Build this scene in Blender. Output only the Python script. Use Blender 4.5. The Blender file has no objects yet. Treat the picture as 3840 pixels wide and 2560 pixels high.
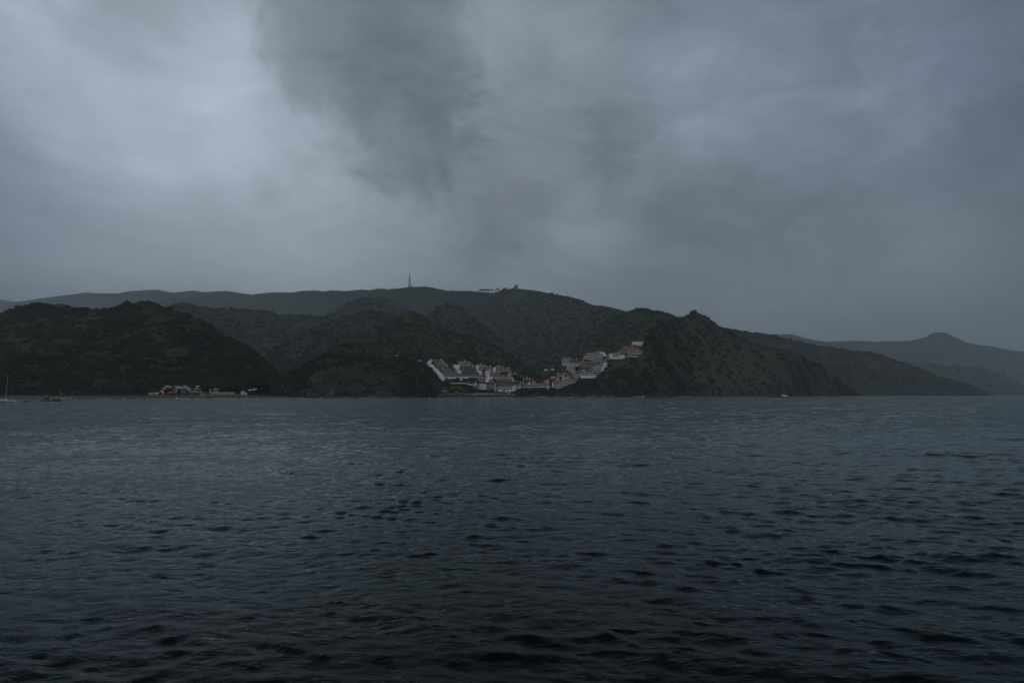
import bpy, math, random
import numpy as np
from math import radians as R

# ------------------------------------------------------------------ frame, camera, light
F = 2987.0            # focal length in photo pixels (28 mm on 36 mm)
HZ = 1480.5           # horizon row of the photo
CH = 3.5              # eye height over the water
scene = bpy.context.scene
COL = scene.collection
cam_data = bpy.data.cameras.new('camera')
cam_data.lens = 28.0
cam_data.sensor_width = 36.0
cam_data.shift_y = (HZ - 1280.0) / 3840.0
cam_data.clip_start = 0.5
cam_data.clip_end = 60000.0
cam = bpy.data.objects.new('camera', cam_data)
COL.objects.link(cam)
cam.location = (0, 0, CH)
cam.rotation_euler = (R(90), 0, 0)
scene.camera = cam

scene.view_settings.view_transform = 'Standard'
scene.view_settings.look = 'None'
scene.view_settings.exposure = 0.0
scene.view_settings.gamma = 1.0
scene.view_settings.use_curve_mapping = False
scene.cycles.max_bounces = 5
scene.cycles.diffuse_bounces = 2
scene.cycles.glossy_bounces = 2
scene.cycles.volume_bounces = 1
scene.cycles.caustics_reflective = False
scene.cycles.caustics_refractive = False
scene.cycles.use_denoising = True
scene.cycles.denoiser = 'OPENIMAGEDENOISE'

SUN_EL, SUN_AZ = 58.0, 205.0      # behind and to the left of the camera
sun_data = bpy.data.lights.new('sun', 'SUN')
sun_data.energy = 0.62
sun_data.angle = R(50)
sun_data.color = (1.0, 0.97, 0.93)
sun = bpy.data.objects.new('sun', sun_data)
COL.objects.link(sun)
sun.rotation_euler = (R(90 - SUN_EL), 0, R(180 - SUN_AZ + 0))


def lin(c):
    c = c / 255.0
    return c / 12.92 if c <= 0.04045 else ((c + 0.055) / 1.055) ** 2.4


class NB:
    """small helper that writes shader node expressions"""
    def __init__(self, tree):
        self.t = tree

    def put(self, sock, v):
        if isinstance(v, bpy.types.NodeSocket):
            self.t.links.new(v, sock)
        elif v is not None:
            sock.default_value = v

    def m(self, op, a, b=None, c=None):
        n = self.t.nodes.new('ShaderNodeMath'); n.operation = op
        self.put(n.inputs[0], a); self.put(n.inputs[1], b); self.put(n.inputs[2], c)
        return n.outputs[0]

    def xyz(self, x, y, z):
        n = self.t.nodes.new('ShaderNodeCombineXYZ')
        self.put(n.inputs[0], x); self.put(n.inputs[1], y); self.put(n.inputs[2], z)
        return n.outputs[0]

    def vm(self, op, a, b=None, scale=None):
        n = self.t.nodes.new('ShaderNodeVectorMath'); n.operation = op
        self.put(n.inputs[0], a); self.put(n.inputs[1], b)
        if scale is not None: self.put(n.inputs['Scale'], scale)
        return n.outputs['Value'] if op in ('LENGTH', 'DOT_PRODUCT', 'DISTANCE') else n.outputs[0]

    def noise(self, v, scale, detail=4, rough=0.5, dist=0.0, color=False):
        n = self.t.nodes.new('ShaderNodeTexNoise')
        self.put(n.inputs['Vector'], v); self.put(n.inputs['Scale'], scale)
        n.inputs['Detail'].default_value = detail
        n.inputs['Roughness'].default_value = rough
        n.inputs['Distortion'].default_value = dist
        return n.outputs['Color'] if color else n.outputs['Fac']

    def mix(self, f, a, b, mode='MIX'):
        n = self.t.nodes.new('ShaderNodeMix'); n.data_type = 'RGBA'; n.blend_type = mode
        self.put(n.inputs[0], f); self.put(n.inputs[6], a); self.put(n.inputs[7], b)
        return n.outputs[2]

    def ramp(self, f, lo, hi):
        n = self.t.nodes.new('ShaderNodeMapRange'); n.interpolation_type = 'SMOOTHSTEP'
        self.put(n.inputs[0], f); n.inputs[1].default_value = lo; n.inputs[2].default_value = hi
        return n.outputs[0]


def rgb(r, g, b): return (r, g, b, 1.0)


# storm sky: RBF of cloud brightness over (azimuth, elevation), broken up by warped noise
SKY = [  # photo x, y, sRGB r, g, b of the cloud there
    (-700, 100, 134, 146, 160), (-700, 900, 96, 112, 128),
    (100, 80, 158, 166, 180), (350, 90, 146, 153, 165), (560, 130, 140, 147, 158), (800, 60, 158, 166, 177), (960, 130, 158, 166, 176),
    (150, 420, 140, 153, 168), (550, 380, 168, 175, 188), (850, 320, 168, 175, 186), (1020, 420, 168, 175, 186), (1180, 560, 152, 159, 170),
    (100, 780, 118, 134, 150), (450, 720, 146, 156, 168), (800, 720, 156, 164, 175), (1100, 780, 154, 161, 171),
    (100, 1080, 116, 132, 145), (500, 1080, 134, 146, 157), (900, 1080, 144, 154, 163), (1300, 1050, 144, 153, 161),
    (1120, 100, 116, 128, 134), (1300, 100, 102, 114, 119), (1550, 100, 96, 106, 112), (1150, 300, 124, 134, 142), (1330, 330, 102, 113, 120), (1520, 420, 94, 105, 112),
    (1330, 540, 132, 141, 150), (1560, 560, 104, 113, 121), (1380, 760, 142, 149, 158), (1700, 300, 102, 111, 118), (1720, 80, 112, 121, 128),
    (1860, 230, 128, 137, 146), (2050, 80, 122, 131, 141), (1980, 20, 126, 135, 145), (2150, 280, 119, 128, 138), (2300, 120, 112, 122, 133),
    (1650, 760, 122, 128, 137), (1720, 930, 108, 114, 122), (1600, 1050, 122, 131, 139), (1900, 520, 112, 118, 126), (2100, 640, 104, 109, 117), (2150, 780, 120, 126, 136),
    (2020, 1080, 120, 129, 137), (2000, 880, 116, 123, 131), (2500, 120, 112, 124, 138), (2560, 300, 120, 131, 146), (2380, 460, 106, 115, 126), (2600, 560, 116, 125, 139),
    (2500, 800, 98, 107, 116), (2300, 950, 108, 116, 125), (2550, 1080, 106, 112, 119), (2900, 80, 104, 117, 134), (2900, 380, 110, 124, 142), (2850, 620, 104, 115, 130),
    (2800, 850, 94, 101, 108), (2950, 1080, 108, 114, 121), (3300, 150, 94, 108, 129), (3200, 480, 104, 118, 136), (3100, 680, 98, 110, 124),
    (3250, 850, 92, 104, 115), (3300, 1120, 106, 115, 123), (3700, 100, 84, 99, 122), (3720, 400, 78, 94, 117), (3550, 640, 88, 102, 119),
    (3760, 800, 86, 101, 115), (3550, 960, 108, 120, 131), (3720, 1120, 92, 105, 117), (4300, 300, 78, 94, 116), (4300, 1000, 88, 101, 114),
    (200, -500, 118, 128, 140), (1400, -500, 92, 102, 110), (2600, -500, 100, 110, 124), (3800, -500, 84, 97, 116)]
SKY_GAIN = 1.45


def build_world():
    w = bpy.data.worlds.new('World')
    scene.world = w
    w.use_nodes = True
    t = w.node_tree
    t.nodes.clear()
    nb = NB(t)
    tc = t.nodes.new('ShaderNodeTexCoord')
    d = tc.outputs['Generated']
    # domain warp so that the masses get torn, wispy borders
    wn = nb.vm('SUBTRACT', nb.noise(d, 2.2, 4, 0.55, color=True), (0.5, 0.5, 0.5))
    wn2 = nb.vm('SUBTRACT', nb.noise(d, 7.0, 4, 0.6, color=True), (0.5, 0.5, 0.5))
    dw = nb.vm('ADD', d, nb.vm('SCALE', wn, scale=0.06))
    dw = nb.vm('ADD', dw, nb.vm('SCALE', wn2, scale=0.05))
    s = t.nodes.new('ShaderNodeSeparateXYZ'); t.links.new(dw, s.inputs[0])
    az = nb.m('ARCTAN2', s.outputs[0], s.outputs[1])
    ln = nb.m('SQRT', nb.m('ADD', nb.m('MULTIPLY', s.outputs[0], s.outputs[0]), nb.m('MULTIPLY', s.outputs[1], s.outputs[1])))
    el = nb.m('ARCTAN2', nb.m('ABSOLUTE', s.outputs[2]), ln)
    p = nb.xyz(az, el, 0.0)
    pts = []
    for (x, y, r, g, b) in SKY:
        a = math.atan((x - 1920) / F)
        e = math.atan((HZ - y) / F * math.cos(a))
        c = [lin(r), lin(g), lin(b)]; l = 0.25 * c[0] + 0.55 * c[1] + 0.2 * c[2]
        c = [0.45 * c[i] + 0.55 * l * (0.865, 1.0, 1.20)[i] for i in range(3)]
        pts.append((a, e, *c))
    A = np.array([[q[0], q[1]] for q in pts])
    L = np.log(np.array([[q[2], q[3], q[4]] for q in pts]))
    base = np.log(np.array([0.070, 0.088, 0.106]))
    sg = 0.088
    # denser cloud masses with firmer torn edges: centre, half axes (photo px), tilt, optical weight
    MASS = [(1400, 110, 330, 560, 24, 0.38, 0.62), (1570, 440, 220, 240, 30, 0.16, 0.7), (2380, 380, 960, 760, -22, 0.30, 0.36), (2050, 760, 360, 110, 26, 0.12, 0.8), (3000, 250, 260, 420, -24, 0.08, 0.7), (2450, 450, 420, 100, 28, 0.15, 0.7),
            (2760, 850, 460, 100, 12, 0.13, 0.7), (3640, 560, 300, 150, 20, 0.13, 0.7)]

    def ell(cx, cy, rx, ry, tilt):
        a = math.atan((cx - 1920) / F); e = math.atan((HZ - cy) / F * math.cos(a)); c, q = math.cos(R(tilt)), math.sin(R(tilt))
        return a, e, rx / F * math.cos(a) ** 2, ry / F, c, q
    K = np.exp(-((A[:, None, :] - A[None, :, :]) ** 2).sum(-1) / (2 * sg * sg))
    mass_sum = np.zeros(len(A))
    for (cx, cy, rx, ry, tilt, wt, soft) in MASS:
        a, e, ra, re, c, q = ell(cx, cy, rx, ry, tilt)
        u = ((A[:, 0] - a) * c + (A[:, 1] - e) * q) / ra; v = (-(A[:, 0] - a) * q + (A[:, 1] - e) * c) / re
        x = np.clip((1.0 + soft / 2 - np.hypot(u, v)) / soft, 0, 1); mass_sum += wt * x * x * (3 - 2 * x)
    W = np.linalg.solve(K + 0.06 * np.eye(len(A)), L + mass_sum[:, None] - base)
    acc = None
    for i in range(len(A)):
        dd = nb.vm('SUBTRACT', p, (float(A[i, 0]), float(A[i, 1]), 0.0))
        q = nb.vm('DOT_PRODUCT', dd, dd)
        k = nb.m('EXPONENT', nb.m('MULTIPLY', q, -1.0 / (2 * sg * sg)))
        n = t.nodes.new('ShaderNodeVectorMath'); n.operation = 'MULTIPLY_ADD'
        n.inputs[0].default_value = tuple(float(v) for v in W[i])
        kk = nb.xyz(k, k, k)
        t.links.new(kk, n.inputs[1])
        if acc is None: n.inputs[2].default_value = tuple(float(v) for v in base)
        else: t.links.new(acc, n.inputs[2])
        acc = n.outputs[0]
    s2 = t.nodes.new('ShaderNodeSeparateXYZ'); t.links.new(p, s2.inputs[0])
    edge = nb.vm('SUBTRACT', nb.noise(d, 8.0, 8, 0.66, 0.9, color=True), (0.5, 0.5, 0.5))
    s3 = t.nodes.new('ShaderNodeSeparateXYZ'); t.links.new(nb.vm('ADD', p, nb.vm('SCALE', edge, scale=0.20)), s3.inputs[0])
    for (cx, cy, rx, ry, tilt, wt, soft) in MASS:
        a, e, ra, re, c, q = ell(cx, cy, rx, ry, tilt)
        da = nb.m('SUBTRACT', s3.outputs[0], a); de = nb.m('SUBTRACT', s3.outputs[1], e)
        u = nb.m('ADD', nb.m('MULTIPLY', da, c / ra), nb.m('MULTIPLY', de, q / ra)); v = nb.m('ADD', nb.m('MULTIPLY', da, -q / re), nb.m('MULTIPLY', de, c / re))
        rr = nb.m('SQRT', nb.m('ADD', nb.m('MULTIPLY', u, u), nb.m('MULTIPLY', v, v)))
        k = nb.m('MULTIPLY', nb.m('SUBTRACT', 1.0, nb.ramp(rr, 1.0 - soft / 2, 1.0 + soft / 2)), -wt)
        acc = nb.vm('ADD', acc, nb.xyz(k, k, k))
    # fine cloud texture, stretched flat towards the horizon
    ds = t.nodes.new('ShaderNodeSeparateXYZ'); t.links.new(d, ds.inputs[0])
    flat = nb.xyz(ds.outputs[0], ds.outputs[1], nb.m('MULTIPLY', ds.outputs[2], 2.0))
    n1 = nb.noise(flat, 5.0, 7, 0.60, 0.7)
    n2 = nb.noise(flat, 13.0, 6, 0.64, 0.4)
    mp = t.nodes.new('ShaderNodeMapping'); t.links.new(d, mp.inputs[0]); mp.inputs['Rotation'].default_value = (0, R(32), 0); mp.inputs['Scale'].default_value = (1.0, 1.0, 2.6)
    n3 = nb.noise(mp.outputs[0], 3.6, 8, 0.66, 1.0)
    tex = nb.m('ADD', nb.m('MULTIPLY', nb.m('SUBTRACT', n1, 0.5), 0.36), nb.m('ADD', nb.m('MULTIPLY', nb.m('SUBTRACT', n2, 0.5), 0.34), nb.m('MULTIPLY', nb.m('SUBTRACT', n3, 0.5), 0.80)))
    # rain haze hides the cloud texture near the horizon
    fade = nb.ramp(nb.m('ABSOLUTE', ds.outputs[2]), 0.04, 0.24)
    tex = nb.m('MULTIPLY', tex, nb.m('ADD', nb.m('MULTIPLY', fade, 0.75), 0.25))
    acc = nb.vm('ADD', acc, nb.xyz(tex, tex, tex))
    sp = t.nodes.new('ShaderNodeSeparateXYZ'); t.links.new(acc, sp.inputs[0])
    cr = t.nodes.new('ShaderNodeCombineColor')
    for i in range(3):
        nb.put(cr.inputs[i], nb.m('MULTIPLY', nb.m('EXPONENT', sp.outputs[i]), SKY_GAIN * (0.985, 1.0, 1.0)[i]))
    cloud = cr.outputs[0]
    sky = t.nodes.new('ShaderNodeTexSky')
    sky.sky_type = 'NISHITA'; sky.sun_disc = False
    sky.sun_elevation = R(SUN_EL); sky.sun_rotation = R(SUN_AZ)
    sky.air_density = 1.5; sky.dust_density = 4.0
    bg1 = t.nodes.new('ShaderNodeBackground'); t.links.new(sky.outputs[0], bg1.inputs[0]); bg1.inputs[1].default_value = 0.05
    bg2 = t.nodes.new('ShaderNodeBackground'); t.links.new(cloud, bg2.inputs[0]); bg2.inputs[1].default_value = 1.0
    mx = t.nodes.new('ShaderNodeMixShader'); mx.inputs[0].default_value = 0.96      # nearly closed cloud deck over the clear sky
    t.links.new(bg1.outputs[0], mx.inputs[1]); t.links.new(bg2.outputs[0], mx.inputs[2])
    out = t.nodes.new('ShaderNodeOutputWorld')
    t.links.new(mx.outputs[0], out.inputs[0])


build_world()

# ------------------------------------------------------------------ basic helpers
rng = random.Random(7)
nrng = np.random.default_rng(11)


def P(px, py, D):
    """world point seen at photo pixel (px, py) when it stands D metres away"""
    return ((px - 1920) / F * D, D, CH + (HZ - py) / F * D)


def hash2(ix, iy, seed):
    h = (ix.astype(np.int64) * 374761393 + iy.astype(np.int64) * 668265263 + seed * 2147483647) & 0xffffffff
    h = ((h ^ (h >> 13)) * 1274126177) & 0xffffffff
    h = h ^ (h >> 16)
    return (h & 0xffffff) / float(0xffffff)


def vnoise(x, y, seed=0):
    ix = np.floor(x); iy = np.floor(y)
    fx = x - ix; fy = y - iy
    ux = fx * fx * fx * (fx * (fx * 6 - 15) + 10); uy = fy * fy * fy * (fy * (fy * 6 - 15) + 10)
    ix = ix.astype(np.int64); iy = iy.astype(np.int64)

    def g(a, b):
        th = hash2(ix + a, iy + b, seed) * 6.28318
        return np.cos(th) * (fx - a) + np.sin(th) * (fy - b)
    n = (g(0, 0) * (1 - ux) + g(1, 0) * ux) * (1 - uy) + (g(0, 1) * (1 - ux) + g(1, 1) * ux) * uy
    return n * 1.5


def fbm(x, y, octv=4, seed=0, gain=0.5, ridged=False):
    s = np.zeros(np.broadcast(x, y).shape); a = 1.0; tot = 0
    for o in range(octv):
        n = vnoise(x * 2 ** o + 17.3 * o, y * 2 ** o - 9.1 * o, seed + o)
        if ridged: n = 1 - 2 * np.abs(n)
        s += a * n; tot += a; a *= gain
    return s / tot


def grid_mesh(name, X, Y, Z, mat, attrs=None, smooth=True):
    nr, nc = X.shape
    me = bpy.data.meshes.new(name)
    co = np.stack([X, Y, Z], -1).reshape(-1, 3).astype(np.float32)
    me.vertices.add(len(co)); me.vertices.foreach_set('co', co.ravel())
    i = np.arange(nr - 1)[:, None] * nc + np.arange(nc - 1)[None, :]
    q = np.stack([i, i + 1, i + nc + 1, i + nc], -1).reshape(-1, 4).astype(np.int32)
    me.loops.add(q.size); me.loops.foreach_set('vertex_index', q.ravel())
    me.polygons.add(len(q)); me.polygons.foreach_set('loop_start', np.arange(0, q.size, 4, dtype=np.int32))
    me.polygons.foreach_set('use_smooth', np.full(len(q), smooth))
    for k, v in (attrs or {}).items():
        a = me.attributes.new(k, 'FLOAT', 'POINT'); a.data.foreach_set('value', v.reshape(-1).astype(np.float32))
    me.update(); me.validate()
    me.materials.append(mat)
    o = bpy.data.objects.new(name, me)
    COL.objects.link(o)
    return o


MATS = {}


def pmat(name, col, rough=0.9, var=0.15, scale=0.6, spec=0.3, emit=None):
    """plain procedural material: base colour mottled by noise"""
    if name in MATS: return MATS[name]
    m = bpy.data.materials.new(name); m.use_nodes = True
    t = m.node_tree; nb = NB(t)
    b = t.nodes['Principled BSDF']
    g = t.nodes.new('ShaderNodeNewGeometry')
    n = nb.noise(g.outputs['Position'], scale, 4, 0.6)
    c1 = rgb(*[max(0, c * (1 - var)) for c in col]); c2 = rgb(*[min(1, c * (1 + var)) for c in col])
    t.links.new(nb.mix(nb.ramp(n, 0.3, 0.7), c1, c2), b.inputs['Base Color'])
    b.inputs['Roughness'].default_value = rough
    b.inputs['Specular IOR Level'].default_value = spec
    if emit:
        b.inputs['Emission Color'].default_value = rgb(*emit[0]); b.inputs['Emission Strength'].default_value = emit[1]
    MATS[name] = m
    return m


# ------------------------------------------------------------------ sea
def water_material():
    m = bpy.data.materials.new('sea_water'); m.use_nodes = True
    t = m.node_tree; nb = NB(t); b = t.nodes['Principled BSDF']
    g = t.nodes.new('ShaderNodeNewGeometry')
    pos = g.outputs['Position']
    a = t.nodes.new('ShaderNodeAttribute'); a.attribute_name = 'foam'
    # foam only where crests break
    brk = nb.noise(pos, 1.4, 4, 0.7)
    foam = nb.m('MULTIPLY', a.outputs['Fac'], nb.ramp(brk, 0.42, 0.54))
    tone = nb.noise(pos, 0.012, 3, 0.5)
    deep = nb.mix(tone, rgb(0.0030, 0.0062, 0.0078), rgb(0.0045, 0.0085, 0.0100))
    mp = t.nodes.new('ShaderNodeMapping'); t.links.new(pos, mp.inputs[0])
    mp.inputs['Rotation'].default_value = (0, 0, R(-14)); mp.inputs['Scale'].default_value = (0.55, 1.0, 1.0)
    h1 = nb.noise(mp.outputs[0], 4.6, 6, 0.62, 0.4)
    h2 = nb.noise(mp.outputs[0], 0.62, 4, 0.6, 0.5)
    h3 = nb.noise(mp.outputs[0], 0.07, 3, 0.55, 0.3)
    fa = t.nodes.new('ShaderNodeAttribute'); fa.attribute_name = 'fine'       # share of the chop too fine for the mesh there
    h = nb.m('ADD', nb.m('MULTIPLY', h1, 0.046), nb.m('ADD', nb.m('MULTIPLY', h2, nb.m('ADD', nb.m('MULTIPLY', fa.outputs['Fac'], 0.50), 0.05)), nb.m('MULTIPLY', h3, 0.10)))
    bp = t.nodes.new('ShaderNodeBump'); bp.inputs['Strength'].default_value = 1.0; bp.inputs['Distance'].default_value = 1.0
    t.links.new(h, bp.inputs['Height'])
    # dark teal body, mirror share rising steeply towards grazing view, matt foam
    t.nodes.remove(b)
    df = t.nodes.new('ShaderNodeBsdfDiffuse'); t.links.new(nb.mix(foam, deep, rgb(0.50, 0.54, 0.56)), df.inputs['Color'])
    gl = t.nodes.new('ShaderNodeBsdfGlossy'); gl.inputs['Color'].default_value = rgb(0.93, 0.99, 1.0); gl.inputs['Roughness'].default_value = 0.07
    fr = t.nodes.new('ShaderNodeFresnel'); fr.inputs['IOR'].default_value = 1.333
    bs = t.nodes.new('ShaderNodeBump'); bs.inputs['Strength'].default_value = 0.78; bs.inputs['Distance'].default_value = 1.0; t.links.new(h, bs.inputs['Height'])
    for q in (df, gl): t.links.new(bp.outputs[0], q.inputs['Normal'])
    t.links.new(bs.outputs[0], fr.inputs['Normal'])
    fac = nb.m('MULTIPLY', nb.ramp(fr.outputs[0], 0.03, 0.78), nb.m('SUBTRACT', 0.74, nb.m('MULTIPLY', foam, 0.9)))
    mx = t.nodes.new('ShaderNodeMixShader'); nb.put(mx.inputs[0], fac)
    t.links.new(df.outputs[0], mx.inputs[1]); t.links.new(gl.outputs[0], mx.inputs[2])
    t.links.new(mx.outputs[0], t.nodes['Material Output'].inputs['Surface'])
    return m


def build_sea():
    nc = 560
    th = np.linspace(-R(44), R(44), nc)
    r = [3.5]
    while r[-1] < 600: r.append(r[-1] + max(0.05, r[-1] * 0.0036))
    while r[-1] < 1500: r.append(r[-1] * 1.008)
    while r[-1] < 20000: r.append(r[-1] * 1.06)
    r = np.array(r)
    Rr, T = np.meshgrid(r, th, indexing='ij')
    X = Rr * np.sin(T); Y = Rr * np.cos(T)
    Z = np.zeros_like(X); DX = np.zeros_like(X); DY = np.zeros_like(X); J = np.zeros_like(X)
    sp = np.maximum(Rr * 0.0036, 0.05) * np.where(Rr > 600, 2.2, 1)
    g = np.random.default_rng(5)
    group = np.clip(0.85 + 0.8 * fbm(X / 23, Y / 16, 3, 91), 0.15, 1.9)
    group2 = np.clip(0.9 + 0.7 * fbm(X / 7, Y / 5, 2, 191), 0.1, 2.2)
    for lam, ang, s in ((11.0, -112, .022), (15.5, -78, .022), (8.0, -130, .020), (21.0, -104, .020), (6.2, -66, .016)):     # swell under the chop
        k = 2 * math.pi / lam; a = R(ang); ph = k * (math.cos(a) * X + math.sin(a) * Y) + g.uniform(0, 6.283) + 1.6 * fbm(X / 40, Y / 40, 2, int(lam * 7))
        A = s / k * group * np.clip(3 - Rr / 400, 0, 1)
        Z += A * np.cos(ph); DX -= A * math.cos(a) * np.sin(ph); DY -= A * math.sin(a) * np.sin(ph)
    nw = 112
    for i in range(nw):
        lam = 0.15 * (8.0 / 0.15) ** (i / (nw - 1)) * g.uniform(0.92, 1.08)
        spread = 0.50 + 0.30 * math.exp(-lam / 2.0)
        a = R(-90) + R(-24 if lam > 0.6 else -10) + g.normal(0, spread)
        k = 2 * math.pi / lam
        s = 0.031 if lam < 0.9 else 0.031 * (0.9 / lam) ** 1.05
        if lam < 0.3: s *= 0.8
        amp = s / k
        kx, ky = k * math.cos(a), k * math.sin(a)
        fade = np.clip((lam / sp - 1.9) / 1.5, 0, 1)
        if not fade.any(): continue
        n = int((fade.max(axis=1) > 0).sum())
        mod = (group2 if lam < 1.0 else group)[:n]
        ph = kx * X[:n] + ky * Y[:n] + g.uniform(0, 6.283)
        A = amp * fade[:n] * mod
        c, q = np.cos(ph), np.sin(ph)
        Z[:n] += A * c
        DX[:n] -= A * kx / k * q * 0.9; DY[:n] -= A * ky / k * q * 0.9
        if 0.5 < lam < 5: J[:n] += A * k * c
    steep = np.clip((J - 0.42) / 0.10, 0, 1)
    patch = np.clip((fbm(X / 31, Y / 24, 3, 55) - 0.10) / 0.12, 0, 1)
    far = np.clip((fbm(X / 4, Y / 2.6, 3, 77) - 0.31) / 0.04, 0, 1) * np.clip((Rr - 60) / 80, 0, 1) * np.clip((X / Rr + 0.25) * 2.2, 0, 1)
    foam = np.clip(steep * patch + far, 0, 1)
    sea = grid_mesh('sea', X + DX, Y + DY, Z, water_material(), {'foam': foam, 'fine': np.clip((sp / 0.30 - 0.35), 0, 1)})
    sea['kind'] = 'structure'
    return sea


build_sea()

# ------------------------------------------------------------------ hills


def hill_material(name, dark, green, soil, soil_amt=0.3, green_amt=0.4, rock=None, scale=1.0):
    m = bpy.data.materials.new(name); m.use_nodes = True
    t = m.node_tree; nb = NB(t); b = t.nodes['Principled BSDF']
    g = t.nodes.new('ShaderNodeNewGeometry'); pos = g.outputs['Position']
    n1 = nb.noise(pos, 0.012 * scale, 5, 0.6, 0.5)
    n2 = nb.noise(pos, 0.09 * scale, 4, 0.65)
    n3 = nb.noise(pos, 0.035 * scale, 5, 0.65, 0.8)
    c = nb.mix(nb.ramp(n2, 0.35, 0.62), rgb(*[v * 0.6 for v in dark]), rgb(*dark))
    c = nb.mix(nb.m('MULTIPLY', nb.ramp(n1, 0.62 - 0.28 * green_amt, 0.74 - 0.2 * green_amt), 0.9), c, rgb(*green))
    c = nb.mix(nb.m('MULTIPLY', nb.ramp(n3, 0.66 - 0.3 * soil_amt, 0.78 - 0.25 * soil_amt), 0.85), c, rgb(*soil))
    if rock:
        a = t.nodes.new('ShaderNodeAttribute'); a.attribute_name = 'rock'
        mp = t.nodes.new('ShaderNodeMapping'); t.links.new(pos, mp.inputs[0])
        mp.inputs['Rotation'].default_value = (0, R(38), 0); mp.inputs['Scale'].default_value = (0.35, 0.35, 0.05)
        rn = nb.noise(mp.outputs[0], 0.55, 6, 0.7, 0.5)
        rc = nb.mix(nb.ramp(rn, 0.36, 0.66), rgb(*[v * 0.35 for v in rock]), rgb(*rock))
        c = nb.mix(nb.m('MULTIPLY', a.outputs['Fac'], nb.ramp(nb.noise(pos, 0.11, 4, 0.7), 0.36, 0.50)), c, rc)
    sr = t.nodes.new('ShaderNodeAttribute'); sr.attribute_name = 'spur'      # thin dry grass on the spur crests
    c = nb.mix(nb.m('MULTIPLY', sr.outputs['Fac'], nb.m('ADD', nb.m('MULTIPLY', n3, 0.9), 0.1)), c, rgb(*[0.5 * (green[i] + soil[i]) * 1.35 for i in range(3)]))
    gr = t.nodes.new('ShaderNodeAttribute'); gr.attribute_name = 'grass'
    c = nb.mix(gr.outputs['Fac'], c, nb.mix(n2, rgb(0.03, 0.042, 0.014), rgb(0.075, 0.088, 0.026)))
    t.links.new(c, b.inputs['Base Color'])
    b.inputs['Roughness'].default_value = 1.0
    b.inputs['Specular IOR Level'].default_value = 0.05
    return m


def poly(tab, x):
    xs = [p[0] for p in tab]; ys = [p[1] for p in tab]
    return np.interp(x, xs, ys)


HILLS = {}


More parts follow.
